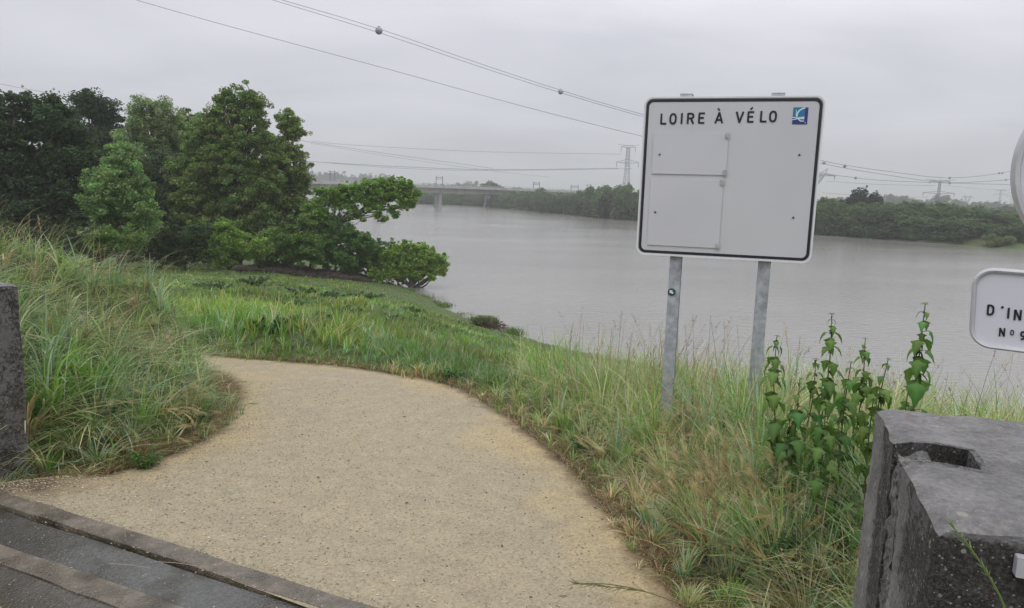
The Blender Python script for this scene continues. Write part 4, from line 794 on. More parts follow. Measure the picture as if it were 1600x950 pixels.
# ------------------------------------------------------------------ pylons
def pylonT(px, ptop, pmid, Y, wtop, wmid, rot, label, r=.17, zb=-4.0):
    """lattice tower with a narrow top arm and a broad second arm, insulators hanging from the tips"""
    c = aty(px, ptop, Y); zt_, zm = c[2], aty(px, pmid, Y)[2]; e = empty('pylon', (c[0], c[1], zb)); tag(e, label, 'pylon', 'high-voltage pylons')
    ca, sa = math.cos(rot), math.sin(rot); A = lambda x, y, z: np.array([c[0]+x*ca-y*sa, c[1]+x*sa+y*ca, z])
    H = zt_-zb; mb = MB(); lv = np.concatenate([np.linspace(zb, zm, 7), np.linspace(zm, zt_-H*.02, 5)[1:]])
    wd = lambda z: np.interp(z, [zb, zb+(zm-zb)*.55, zm, zt_], [H*.085, H*.04, H*.028, H*.022])
    for sx in (-1, 1):
        for sy in (-1, 1): mb.tube([A(sx*wd(z), sy*wd(z), z) for z in lv], r*.8, 4)
    for a, b in zip(lv[:-1], lv[1:]):
        for f in range(4):
            c1 = [(-1, -1), (1, -1), (1, 1), (-1, 1)]; p, q_ = c1[f], c1[(f+1) % 4]; wa, wb = wd(a), wd(b)
            mb.tube([A(p[0]*wa, p[1]*wa, a), A(q_[0]*wb, q_[1]*wb, b)], r*.5, 3); mb.tube([A(q_[0]*wa, q_[1]*wa, a), A(p[0]*wb, p[1]*wb, b)], r*.5, 3)
    mb.build('lattice_tower', M['pylon'], e)
    for (w, z, hgt, lift) in ((wtop, zt_, H*.03, .0), (wmid, zm, H*.05, 0)):
        mb = MB()
        for sx in (-1, 1):
            ww = wd(z)
            for sy in (-1, 1): mb.tube([A(sx*ww*.5, sy*ww, z-hgt), A(sx*w/2, 0, z-hgt*.6)], r*.8, 4)
            mb.tube([A(0, 0, z+hgt*.5), A(sx*w/2, 0, z-hgt*.6)], r*.8, 4)
            for t in (.3, .55, .8): mb.tube([A(sx*w/2*t, 0, z-hgt*.9+hgt*.2*t), A(sx*w/2*t, 0, z+hgt*.5-hgt*1.0*t)], r*.5, 3)
        if w == wtop:
            for sx in (-1, 1): mb.tube([A(0, 0, z), A(sx*w*.72, 0, z+hgt*.8)], r*.8, 4)
        mb.build('cross_arm', M['pylon'], e)
        for sx in (-1, 1):
            mb = MB(); k = w/2*.96; mb.tube([A(sx*k, 0, z-hgt*.6), A(sx*k, 0, z-hgt*.6-H*.085)], r*1.1, 5)
            mb.build('insulator', M['mast'], e)
    return e
def pylonY(px, pear, pbeam, Y, whalf, rot, label, r=.16, zb=-4.0):
    c = aty(px, pbeam, Y); zbm = c[2]; ze = aty(px, pear, Y)[2]; e = empty('pylon', (c[0], c[1], zb)); tag(e, label, 'pylon', 'high-voltage pylons')
    ca, sa = math.cos(rot), math.sin(rot); A = lambda x, y, z: np.array([c[0]+x*ca-y*sa, c[1]+x*sa+y*ca, z])
    H = zbm-zb; wz = zb+H*.42; w = whalf; mb = MB()
    for sx in (-1, 1):
        for sy in (-1, 1):
            mb.tube([A(sx*H*.11, sy*H*.11, zb), A(sx*H*.02, sy*H*.03, wz)], r, 4)
            mb.tube([A(sx*H*.02, sy*H*.03, wz), A(sx*w*.52, sy*H*.03, zbm)], r, 4); mb.tube([A(sx*H*.0, sy*H*.03, wz+H*.1), A(sx*w*.40, sy*H*.03, zbm)], r*.8, 4)
        for k in range(6):
            t0, t1 = k/6, (k+1)/6; mb.tube([A(sx*(H*.02+(w*.52-H*.02)*t0), 0, wz+(zbm-wz)*t0), A(sx*(w*.40*t1), 0, wz+H*.1+(zbm-wz-H*.1)*t1)], r*.6, 3)
            mb.tube([A(sx*H*(.11-.09*t0), -H*(.11-.08*t0), zb+(wz-zb)*t0), A(-sx*H*(.11-.09*t1), -H*(.11-.08*t1), zb+(wz-zb)*t1)], r*.6, 3)
    mb.build('lattice_tower', M['pylon'], e); mb = MB(); hb = H*.045
    for sy in (-1, 1):
        mb.tube([A(-w, 0, zbm+hb*.2), A(w, 0, zbm+hb*.2)], r*.8, 4); mb.tube([A(-w*.6, sy*H*.02, zbm+hb), A(w*.6, sy*H*.02, zbm+hb)], r*.8, 4)
    for sx in (-1, 1):
        mb.tube([A(sx*w*.6, 0, zbm+hb), A(sx*w, 0, zbm+hb*.2)], r*.8, 4)
        mb.tube([A(sx*w*.38, 0, zbm+hb), A(sx*w*.64, 0, ze)], r*.8, 4); mb.tube([A(sx*w*.58, 0, zbm+hb), A(sx*w*.64, 0, ze)], r*.8, 4)
    for t in np.linspace(-.6, .5, 8): mb.tube([A(w*t, 0, zbm), A(w*(t+.07), 0, zbm+hb)], r*.5, 3)
    mb.build('cross_beam', M['pylon'], e)
    for sx in (-1, 0, 1):
        mb = MB(); mb.tube([A(sx*w*.95, 0, zbm), A(sx*w*.95, 0, zbm-H*.09)], r, 5); mb.build('insulator', M['mast'], e)
    return e
pylonT(982, 228, 251, 520, 11, 17, rad(15), 'tall lattice pylon on the far bank just left of the board', r=.16)
pylonT(1469, 282, 300, 420, 11, 17, rad(-8), 'lattice pylon rising above the far bank at right, the nearest there', r=.14)
pylonY(1266, 262, 274, 480, 18.5, rad(12), 'Y-shaped lattice pylon half hidden behind the right board edge', r=.26)
pylonY(1512, 305, 308, 900, 7, rad(5), 'small faint Y-shaped pylon right of the lattice pylon', r=.22)
pylonT(1564, 297, 303, 1200, 14, 24, rad(5), 'distant pale pylon near the right edge of the sky', r=.3)
pylonT(1582, 301, 306, 1600, 14, 24, rad(5), 'faintest distant pylon beside the round sign', r=.34)
# ------------------------------------------------------------------ power cables
def cable(pts, label, r0=.00042, balls=(), ballr=.3, sub_=0):
    P_ = [aty(x, y, Y) for x, y, Y in pts]; P_ = spline(P_, 30); d = P_[:, 1]
    mid = P_[len(P_)//2]; e = empty('power_cable', mid); tag(e, label, 'cable', 'power cables crossing the sky')
    mb = MB(); mb.tube(P_, np.clip(d*r0*.72, .013, .2), 5); mb.build('wire', M['wire'], e)
    for (x, y, Y, R_) in balls:
        c = aty(x, y, Y); mb = MB(); n = 16
        th = np.linspace(0, math.pi, 9); ph = np.linspace(0, 2*math.pi, n, endpoint=False)
        V = np.array([[math.sin(t)*math.cos(p), math.sin(t)*math.sin(p), math.cos(t)] for t in th for p in ph])*R_+c
        q = [[i*n+j, (i+1)*n+j, (i+1)*n+(j+1) % n, i*n+(j+1) % n] for i in range(8) for j in range(n)]; mb.add(V, q)
        b_ = mb.build('marker_ball', M['ball'], e, smooth=True)
        mb = MB(); mb.tube([c+[0, 0, R_*.98], c+[0, 0, R_*1.12]], R_*.3, 6); f = mb.build('clamp', M['mast'], e); f.parent = b_
YB = [(592, 48, 63, .31), (876, 143.5, 87, .30)]
cable([(400, -12, 50), (592, 45, 63), (740, 96, 75), (876, 141, 87), (1007, 179.5, 100), (1150, 216, 125), (1287, 252, 168), (1390, 268, 225), (1484, 278, 300), (1560, 271, 380), (1640, 255, 480)], 'upper cable of the close pair crossing the sky, with marker balls', balls=YB+[(1287.5, 254.5, 168, .36), (1320, 259.5, 185, .40), (1484, 278, 300, .52), (1561, 270.5, 380, .55), (1566, 270.5, 385, .55)])
cable([(380, -14, 50), (592, 51, 63.4), (740, 101, 75.5), (876, 145, 87.5), (1007, 183, 100.5), (1150, 221, 125), (1287, 256, 168), (1390, 274, 225), (1484, 285.5, 300), (1572, 281, 380), (1640, 274, 480)], 'lower cable of the close pair crossing the sky', balls=[(1484, 286, 300, .52), (1572, 281, 380, .55)])
cable([(150, -18, 60), (354, 40, 72), (610, 109, 90), (815, 165.5, 108), (1000, 212, 130), (1150, 245, 165), (1337, 278, 250), (1450, 285, 330), (1600, 289, 460)], 'single cable below the close pair, slanting across the sky', balls=[(1337, 278, 250, .48)])
cable([(-60, 118, 170), (0, 131, 190), (100, 150, 215), (210, 171.5, 250), (360, 200, 310), (485, 222, 380), (640, 245, 480), (770, 263, 640)], 'cable entering at the left edge above the dark trees', r0=.00034, balls=[(35, 134.5, 195, .36), (84, 139, 210, .33)])
cable([(485, 224, 380), (640, 249, 480), (770, 267, 640), (860, 277, 800)], 'faint cable slanting down just under the left one', r0=.00026)
cable([(485, 220, 430), (557, 227, 450), (756, 237, 490), (972, 241, 520)], 'high level cable running left from the top arm of the tall pylon', r0=.0003)
cable([(470, 250, 430), (489, 252.5, 440), (628, 260.5, 470), (771, 265, 500), (966, 263, 520)], 'cable running left from the broad arm of the tall pylon', r0=.00042)
cable([(470, 251, 432), (628, 263, 472), (771, 266.5, 502), (988, 263.5, 520)], 'second cable running left from the broad arm of the tall pylon', r0=.0003)
cable([(1290, 283, 480), (1370, 288, 455), (1462, 290, 420)], 'cable between the half hidden pylon and the nearest right pylon', r0=.0003)
cable([(1284, 301, 600), (1370, 307, 500), (1450, 308, 420)], 'lowest cable left of the nearest right pylon', r0=.0003)
cable([(1478, 290, 420), (1550, 296, 700), (1600, 297, 900)], 'faint cable running right from the nearest right pylon', r0=.00025)

# ------------------------------------------------------------------ grass
def ribbon(mb, R, az_, h, bend, w, cb, ct, segs=3, tipw=.12, power=1.9, side=None):
    n = len(R); d = np.stack([np.cos(az_), np.sin(az_), np.zeros(n)], -1); sd = (az_+math.pi/2+rng.uniform(-.9, .9, n)) if side is None else side
    sv = np.stack([np.cos(sd), np.sin(sd), np.zeros(n)], -1); rows = []; cols_ = []
    for k in range(segs+1):
        t = k/segs; p = R+d*(h*bend*t**power)[:, None]; zt = h*(t-.42*np.clip(bend, 0, 1.3)*t**2.4); p = p+np.stack([0*zt, 0*zt, zt], -1)
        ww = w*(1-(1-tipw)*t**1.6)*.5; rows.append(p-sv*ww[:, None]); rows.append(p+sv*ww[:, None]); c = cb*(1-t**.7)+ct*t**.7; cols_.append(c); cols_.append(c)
    V = np.stack(rows, 1); m_ = 2*(segs+1); C = np.stack(cols_, 1); q = np.array([[2*k, 2*k+1, 2*k+3, 2*k+2] for k in range(segs)])
    mb.add(V.reshape(-1, 3), (q[None]+np.arange(n)[:, None, None]*m_).reshape(-1, 4), col=C.reshape(-1, 3)); return V[:, -1]*.5+V[:, -2]*.5, d
def pick(pal, n, w=None):
    pal = np.array(pal); return pal[rng.choice(len(pal), n, p=w)]*rng.uniform(.78, 1.22, (n, 1))
NB = 560000
u = rng.random(NB); r_ = np.where(rng.random(NB) < .10, np.sqrt(rng.random(NB))*4.2, 2.3*(62/2.3)**(u**1.1)); th = rng.uniform(rad(-52), rad(50), NB)
gx, gy = np.sin(th)*r_, np.cos(th)*r_
def blk(x, y, c, e1, e2, m_=.02):
    a = (x-c[0])*e1[0]+(y-c[1])*e1[1]; b = (x-c[0])*e2[0]+(y-c[1])*e2[1]; return (a > -m_) & (b > -m_) & (b < .86+m_)
dR = pdist(gx, gy, edgeR); dL = pdist(gx, gy, edgeL); inp = inside(gx, gy, path_poly)
ok = ~inside(gx, gy, river) & ~(inp & (np.minimum(dR, dL) > rng.random(NB)**2*(.03+.30*np.clip(vnoise(gx*3.1, gy*3.1, 77)-.35, 0, 1)))) & (((gx-dA[0])*DN[0]+(gy-dA[1])*DN[1]) > .16)
ok |= False
ok &= ~blk(gx, gy, b0, eR1, eR2) & ~blk(gx, gy, np.array([-2.74, 4.05]), eL1, eL2)
behind = ((gx-b0[0])*eR2[0]+(gy-b0[1])*eR2[1] > -.02) & (gx > b0[0]-.1)
ok &= ~behind & ~((gy < 2.0) & (gx < .5)) & ~((gx < -2.7) & (gy < 3.3))
gx, gy, r_, dR, dL = gx[ok], gy[ok], r_[ok], dR[ok], dL[ok]; zg = gz(gx, gy); n = len(gx)
inp = inside(gx, gy, path_poly); ed = np.minimum(dR, dL); ed = np.where(inp, 0, ed)
mound = (gx < -1.9) & (gy < 8.6) & (dL <= dR+.2) | ((gx < -3.2) & (gy < 8.2))
shore_d = pdist(gx, gy, near_shore)
pn = fbm(gx*.9, gy*.9, 31); pn2 = fbm(gx*2.6+9, gy*2.6, 37); pb_ = fbm(gx*.22, gy*.22, 41)
GREEN = [(.15, .30, .065), (.19, .33, .08), (.13, .25, .055), (.21, .33, .095)]
BLUE = [(.28, .40, .26), (.23, .35, .21), (.37, .46, .33), (.22, .34, .16)]
PALE = [(.38, .41, .19), (.31, .38, .16), (.46, .46, .27), (.25, .34, .11)]
BK = 1.22
STRAW = [(.58, .50, .31), (.48, .38, .21), (.52, .47, .31), (.36, .24, .13)]
BROWN = [(.20, .13, .07), (.28, .19, .10), (.15, .11, .06)]
def colours(wg, wb, wp, ws, wn):
    P_ = np.stack([wg, wb, wp, ws, wn], 1); P_ = P_/P_.sum(1, keepdims=True); uu = np.where(rng.random(len(P_)) < CUR['c'], CUR['h'], rng.random(len(P_))); k = (uu[:, None] > np.cumsum(P_, 1)).sum(1).clip(0, 4)
    out = np.zeros((len(P_), 3))
    for j, pal in enumerate((GREEN, BLUE, PALE, STRAW, BROWN)):
        mk_ = k == j; out[mk_] = pick(pal, mk_.sum())*BK
    return out
CUR = {}
def tufts(i, s):
    """pull blades towards jittered tuft centres; returns x, y, outward azimuth, three per-tuft random numbers, distance factor"""
    s = np.asarray(s); ix, iy = np.floor(gx[i]/s), np.floor(gy[i]/s); cx = (ix+.15+.7*hash2(ix, iy, 61))*s; cy = (iy+.15+.7*hash2(ix, iy, 67))*s
    dx, dy = gx[i]-cx, gy[i]-cy; k = .18+.5*hash2(ix, iy, 71); return cx+dx*k, cy+dy*k, np.arctan2(dy, dx), hash2(ix, iy, 73), hash2(ix, iy, 79), hash2(ix, iy, 83), np.clip(np.hypot(dx, dy)/s, 0, 1)
# right bank + near verge
def shape_and_add(name, label, mask, lean_az, lean_k, hfun, bendf, wfun, colf, segs, ts=.16, thin=0., broad=.12, coh=.62):
    i = np.where(mask & (rng.random(len(gx)) > thin))[0]; ts = np.where(r_[i] < 14, .13, .26) if ts is None else ts; x_, y_, oa, h1, h2, h3, dd = tufts(i, ts); CUR['h'] = h3; CUR['c'] = coh
    R = np.stack([x_, y_, gz(x_, y_)-.01], -1); h = hfun(i)*(.55+.75*h1)*rng.uniform(.5, 1.2, len(i))*(1.1-.3*dd)
    la = lean_az(i); vx = np.cos(oa)+lean_k*np.cos(la)+rng.normal(size=len(i))*.45; vy = np.sin(oa)+lean_k*np.sin(la)+rng.normal(size=len(i))*.45
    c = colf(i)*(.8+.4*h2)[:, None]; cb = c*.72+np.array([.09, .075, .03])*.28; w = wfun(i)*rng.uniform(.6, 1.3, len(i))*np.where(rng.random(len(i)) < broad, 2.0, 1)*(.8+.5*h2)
    bend = bendf(i)*rng.uniform(.3, 1.6, len(i))*(.5+dd)*(.6+.9*h3); flat_ = rng.random(len(i)) < .06; bend = np.where(flat_, 1.5, bend); h = np.where(flat_, h*.55, h)
    mb = MB(); ribbon(mb, R, np.arctan2(vy, vx), h, bend, w, cb, c, segs); o = mb.build(name, M['grass']); tag(o, label, 'grass', kind='stuff'); return o
bank = (~mound) & (gx > -.3-.25*(gy-6)) & (r_ < 9) & ((gx > .1) | (r_ < 7)) 
hb_ = lambda i: np.clip(.09+ed[i]*.62, .08, .56)*(.7+.6*pn2[i])
wB = lambda i: .0042+.0008*r_[i]
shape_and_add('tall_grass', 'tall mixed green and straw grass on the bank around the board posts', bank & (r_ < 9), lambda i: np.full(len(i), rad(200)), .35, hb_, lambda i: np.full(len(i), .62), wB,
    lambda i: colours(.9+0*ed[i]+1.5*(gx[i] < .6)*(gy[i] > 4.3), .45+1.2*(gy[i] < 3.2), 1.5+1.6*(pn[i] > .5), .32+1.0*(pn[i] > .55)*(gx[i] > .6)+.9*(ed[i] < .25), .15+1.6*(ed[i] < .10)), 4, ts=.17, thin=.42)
hm_ = lambda i: np.clip(.12+ed[i]*.8, .1, .50)*np.clip(1-(gy[i]-5.6)*.28, .55, 1)*(.75+.5*pn2[i])
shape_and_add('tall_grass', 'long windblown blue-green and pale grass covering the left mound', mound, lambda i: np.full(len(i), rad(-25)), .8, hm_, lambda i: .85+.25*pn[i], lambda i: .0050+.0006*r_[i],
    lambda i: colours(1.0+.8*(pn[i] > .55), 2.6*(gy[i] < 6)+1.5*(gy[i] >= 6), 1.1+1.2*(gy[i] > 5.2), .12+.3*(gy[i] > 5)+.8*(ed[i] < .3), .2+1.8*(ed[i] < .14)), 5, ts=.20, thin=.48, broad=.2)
pf = fbm(gx*.45+3, gy*.28+7, 51)
field = ~(bank & (r_ < 9)) & ~mound
hf_ = lambda i: np.clip(.10+ed[i]*.26, .09, .21)*(.25+1.5*pn[i]*(.5+pn2[i]))*np.clip(1.2-(r_[i]-8)/35, .6, 1.2)*np.clip(.3+shore_d[i]/8, .3, 1)
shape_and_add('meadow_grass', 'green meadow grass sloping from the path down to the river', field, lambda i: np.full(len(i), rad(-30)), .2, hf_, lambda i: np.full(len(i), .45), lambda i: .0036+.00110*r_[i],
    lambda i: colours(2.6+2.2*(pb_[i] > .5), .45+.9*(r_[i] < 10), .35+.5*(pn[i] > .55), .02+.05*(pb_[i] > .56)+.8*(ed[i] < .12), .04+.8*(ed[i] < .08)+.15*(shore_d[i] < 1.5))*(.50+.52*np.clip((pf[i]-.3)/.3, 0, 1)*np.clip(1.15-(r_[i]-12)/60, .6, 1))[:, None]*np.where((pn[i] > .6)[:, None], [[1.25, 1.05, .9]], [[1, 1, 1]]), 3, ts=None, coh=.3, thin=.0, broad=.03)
nT = 26000; k = rng.integers(0, 110, nT); side = rng.random(nT) < .5; P0 = np.where(side[:, None], edgeR[k], edgeL[k]); tg = np.where(side[:, None], np.gradient(edgeR, axis=0)[k], np.gradient(edgeL, axis=0)[k]); tg /= np.linalg.norm(tg, axis=1)[:, None]
nrm = np.stack([tg[:, 1], -tg[:, 0]], -1)*np.where(side, 1, -1)[:, None]; P1 = P0+tg*rng.uniform(-.15, .15, (nT, 1))+nrm*(np.abs(rng.normal(size=(nT, 1)))*.16-.05)
okt = (((P1[:, 0]-dA[0])*DN[0]+(P1[:, 1]-dA[1])*DN[1]) > .15) & ~blk(P1[:, 0], P1[:, 1], b0, eR1, eR2) & ~blk(P1[:, 0], P1[:, 1], np.array([-2.74, 4.05]), eL1, eL2); P1 = P1[okt]; n = len(P1)
mb = MB(); c = pick(BROWN+STRAW+BROWN+GREEN[:1], n); ribbon(mb, np.stack([P1[:, 0], P1[:, 1], gz(P1[:, 0], P1[:, 1])], -1), rng.uniform(0, 6.28, n), rng.uniform(.03, .11, n), rng.uniform(.6, 1.6, n), rng.uniform(.002, .005, n), c*.8, c, 2)
o = mb.build('dry_thatch', M['grass']); tag(o, 'matted brown dead grass along both edges of the gravel path', 'grass', kind='stuff')
# ---- flowering stems with seed heads
def spikelets(mb, tip, d, L_, n_sp, col, sz, droop=.35):
    for k in range(n_sp):
        t = k/n_sp; p = tip-np.stack([d[:, 0]*L_*t*.5, d[:, 1]*L_*t*.5, L_*t*(.8)], -1); 
        a = rng.uniform(0, 6.28, len(tip)); off = np.stack([np.cos(a), np.sin(a), rng.uniform(-.2, .9, len(tip))], -1)*(sz*(.5+t))[:, None]
        b = off/np.linalg.norm(off, axis=1)[:, None]; s = np.cross(b, [0, 0, 1.]); s /= np.linalg.norm(s, axis=1)[:, None]+1e-6
        w_2 = (sz*.22)[:, None]; V = np.stack([p+off*.1, p+off*.55+s*w_2, p+off*1.15, p+off*.55-s*w_2], 1).reshape(-1, 3)
        mb.add(V, np.arange(len(tip)*4).reshape(-1, 4), col=np.repeat(col, 4, 0))
def stems(mb, x, y, h, az0, azs, bend, col, L_, nsp, sz, w=.0022):
    n = len(x); R = np.stack([x, y, gz(x, y)], -1); az_ = az0+rng.normal(size=n)*azs; c = pick(col, n)
    tip, d = ribbon(mb, R, az_, h, np.abs(bend*(1+rng.normal(size=n)*.5)), np.full(n, w)+.00045*np.hypot(x, y)*.8, c*.8, c, 5, .5); spikelets(mb, tip, d, L_*rng.uniform(.7, 1.3, n), nsp, c, sz*rng.uniform(.7, 1.3, n))
def scat(n, poly):
    P_ = np.array(poly); o = []
    while len(o) < n:
        p = rng.uniform(P_.min(0), P_.max(0)); 
        if inside(np.array([p[0]]), np.array([p[1]]), P_)[0] and not inside(np.array([p[0]]), np.array([p[1]]), path_poly)[0]: o.append(p)
    return np.array(o).T
GRN_ = [(.36, .40, .20), (.30, .36, .17)]; PST = [(.42, .37, .24), (.36, .30, .18), (.30, .30, .15), (.38, .28, .20)]; PDK = [(.20, .16, .11), (.24, .17, .12), (.16, .15, .09)]
mb = MB()
x, y = scat(900, [(.0, 6.2), (.75, 3.9), (.9, 2.7), (2.2, 2.6), (3.5, 4.5), (2.5, 6.5), (.6, 7.2)]); stems(mb, x, y, rng.uniform(.36, .66, 900), rad(200), 1.4, .45, PST+PST+GRN_, .10, 12, .012)
x, y = scat(170, [(.3, 6.6), (1.0, 5.2), (1.9, 5.6), (1.5, 6.8)]); stems(mb, x, y, rng.uniform(.45, .98, 170), rad(40), 1.2, .22, PST+PDK, .12, 12, .016)
x, y = scat(80, [(1.2, 3.8), (2.6, 3.2), (3.6, 4.4), (2.0, 5.2)]); stems(mb, x, y, rng.uniform(.5, .95, 80), rad(20), 1.3, .3, PDK+PST, .10, 8, .018)
x, y = scat(130, [(1.7, 2.35), (3.6, 1.9), (4.0, 3.2), (2.0, 3.3)]); stems(mb, x, y, rng.uniform(.4, .66, 130), rad(20), 1.3, .3, [(.30, .10, .08), (.36, .16, .12), (.40, .36, .22)], .10, 10, .012)
x, y = scat(150, [(-1.6, 9.2), (1.2, 6.4), (2, 7.2), (1.5, 11), (-2, 12)]); stems(mb, x, y, rng.uniform(.3, .55, 150), rad(0), 1.5, .3, PST, .09, 7, .012)
o = mb.build('flowering_grass', M['grass']); tag(o, 'tall thin straw-coloured flowering stems rising from the right bank', 'grass', kind='stuff')
mb = MB()
x, y = scat(420, [(-2.25, 4.2), (-2.2, 5.2), (-2.6, 6.6), (-3.3, 7.4), (-5.6, 7.8), (-6.2, 6.5), (-3.6, 4.6)]); stems(mb, x, y, rng.uniform(.45, .72, 420), rad(-20), .6, .75, PST, .13, 9, .010)
x, y = scat(55, [(-5.4, 6.8), (-3.4, 6.9), (-3.2, 7.3), (-5.2, 7.8)]); stems(mb, x, y, rng.uniform(.35, .6, 55), rad(-15), .5, .85, [(.46, .42, .30), (.36, .30, .2)], .15, 12, .017)
o = mb.build('flowering_grass', M['grass']); tag(o, 'arching pale flowering stems leaning right over the left mound', 'grass', kind='stuff')
# ---- bearded wall-barley heads
def barley(mb, x, y, h, az0, azs, bend, pal, L_=.06, awn=.05, up_=-.15):
    n = len(x); R = np.stack([x, y, gz(x, y)], -1); az_ = az0+rng.normal(size=n)*azs; c = pick(pal, n); tip, d = ribbon(mb, R, az_, h, np.full(n, bend), np.full(n, .0035), np.array([.10, .14, .05])*np.ones((n, 1)), c, 5, .6)
    ax_ = d*.75+np.array([0, 0, up_])+rng.normal(size=(n, 3))*.22; ax_ /= np.linalg.norm(ax_, axis=1)[:, None]
    for k in range(34):
        t = k/34; p = tip+ax_*(L_*t); v = rng.normal(size=(n, 3)); v -= (v*ax_).sum(1)[:, None]*ax_; v /= np.linalg.norm(v, axis=1)[:, None]
        dr_ = ax_*.95+v*.34; s = np.cross(dr_, v); s /= np.linalg.norm(s, axis=1)[:, None]
        for (w0, l0, f) in ((.0036, .2, 1.0), (.0017, 1., 1.15)):
            V = np.stack([p-s*w0*.5, p+s*w0*.5, p+dr_*awn*l0+s*w0*.2, p+dr_*awn*l0-s*w0*.2], 1).reshape(-1, 3); mb.add(V, np.arange(n*4).reshape(-1, 4), col=np.repeat(np.clip(c*f*rng.uniform(.8, 1.2, (n, 1)), 0, .8), 4, 0))
GOLD = [(.44, .36, .19), (.40, .32, .17), (.50, .44, .27), (.34, .27, .15)]; GRN = [(.34, .37, .19), (.42, .40, .22), (.26, .31, .14)]
mb = MB()
x, y = scat(110, [(.75, 2.75), (1.1, 2.65), (1.5, 3.3), (1.25, 3.8), (.75, 3.5)]); barley(mb, x, y, rng.uniform(.30, .46, 110), rad(170), 1.3, .35, GOLD+GRN[1:2], up_=.7)
x, y = scat(60, [(.62, 3.4), (1.4, 3.4), (1.9, 4.5), (.7, 5.2), (.4, 5)]); barley(mb, x, y, rng.uniform(.25, .48, 60), rad(190), 1.0, .5, GRN+GOLD[:1], up_=.35)
x, y = scat(14, [(.95, 2.3), (1.15, 2.35), (1.2, 2.8), (1.0, 2.8)]); barley(mb, x, y, rng.uniform(.5, .66, 14), rad(-15), .3, .75, GRN, .11, .09)
x, y = scat(34, [(-2.2, 4.35), (-2.1, 5.0), (-2.5, 5.4), (-3, 4.6)]); barley(mb, x, y, rng.uniform(.28, .5, 34), rad(-25), .5, .9, GRN+GOLD[:1])
o = mb.build('barley_heads', M['grass']); tag(o, 'bearded golden and green wild barley heads among the path-edge grass', 'grass', kind='stuff')
# long green barley stalk fallen on the path, and the stalk hanging in front of the block
mb = MB(); a = atz(895, 912, 0.02); b = atz(1010, 925, .035); c = atz(1075, 948, .10); P_ = spline([a, (a+b)/2+[0, .01, .01], b, c], 16); mb.tube(P_, .0022, 5, (.2, .2, .09))
for k in range(60):
    t = k/60; p = a*(1-t)+b*t+[0, 0, .004]; dr_ = (a-b)/np.linalg.norm(a-b)+rng.normal(size=3)*.28; q_ = p+dr_*.035; mb.tube([p, q_], [.0016, .0005], 3, (.27, .27, .13), cap=False)
o = mb.build('fallen_barley_stalk', M['grass']); tag(o, 'green bearded barley stalk bent down over the gravel near the bottom edge', 'plant')
mb = MB(); P_ = spline([aty(1484, 818, 1.22), aty(1515, 855, 1.20), aty(1548, 905, 1.18), aty(1575, 965, 1.16), aty(1590, 1060, 1.14)], 20); mb.tube(P_, np.linspace(.0012, .0024, 20), 5, (.16, .22, .07))
for k in range(44):
    t = rng.uniform(0, .62); i_ = int(t*19); p = P_[i_]; dr_ = (P_[0]-P_[8])/np.linalg.norm(P_[0]-P_[8])+rng.normal(size=3)*.5; mb.tube([p, p+dr_*.009], [.0014, .0005], 3, (.24, .30, .12), cap=False)
o = mb.build('grass_stalk', M['grass']); tag(o, 'single green seed stalk crossing the dark face of the wall end', 'plant')
# ---- broad-leaved herbs (each its own plant)
def leafmesh(L_, W_, n=6, serr=.12):
    """heart-shaped, toothed, folded leaf along +x, curving down"""
    xs = np.linspace(0, 1, n+1); wv = np.sin(math.pi*np.clip(xs, 0, 1)**.62)**.8*W_*.5; wv = wv*(1-.55*xs); wv[1] *= 1.45; wv[-1] = .001; V = []
    for k, (x_, w_2) in enumerate(zip(xs, wv)):
        zz = -.55*L_*x_**1.8; wz = w_2*(1+serr*(1 if k % 2 else -1)); xx = x_*L_*(1-.18*x_)
        V += [(xx-.02*L_, -wz, zz-.18*w_2), (xx, -wz*.5, zz+.12*w_2), (xx, 0, zz-.05*w_2), (xx, wz*.5, zz+.12*w_2), (xx-.02*L_, wz, zz-.18*w_2)]
    q = [[k*5+j, (k+1)*5+j, (k+1)*5+j+1, k*5+j+1] for k in range(n) for j in range(4)]; return np.array(V), np.array(q)
LV, LQ = leafmesh(1., .64)
def put_leaf(mb, p, az_, s, tilt, col):
    V = LV*s; ct, st_ = math.cos(tilt), math.sin(tilt); V = np.stack([V[:, 0]*ct+V[:, 2]*st_, V[:, 1], -V[:, 0]*st_+V[:, 2]*ct], -1); ca, sa = math.cos(az_), math.sin(az_)
    V = np.stack([V[:, 0]*ca-V[:, 1]*sa, V[:, 0]*sa+V[:, 1]*ca, V[:, 2]], -1)+p; mid_ = np.tile([.92, 1.0, 1.15, 1.0, .92], len(V)//5)[:, None]; mb.add(V, LQ, col=np.clip(np.asarray(col)*mid_, 0, 1))
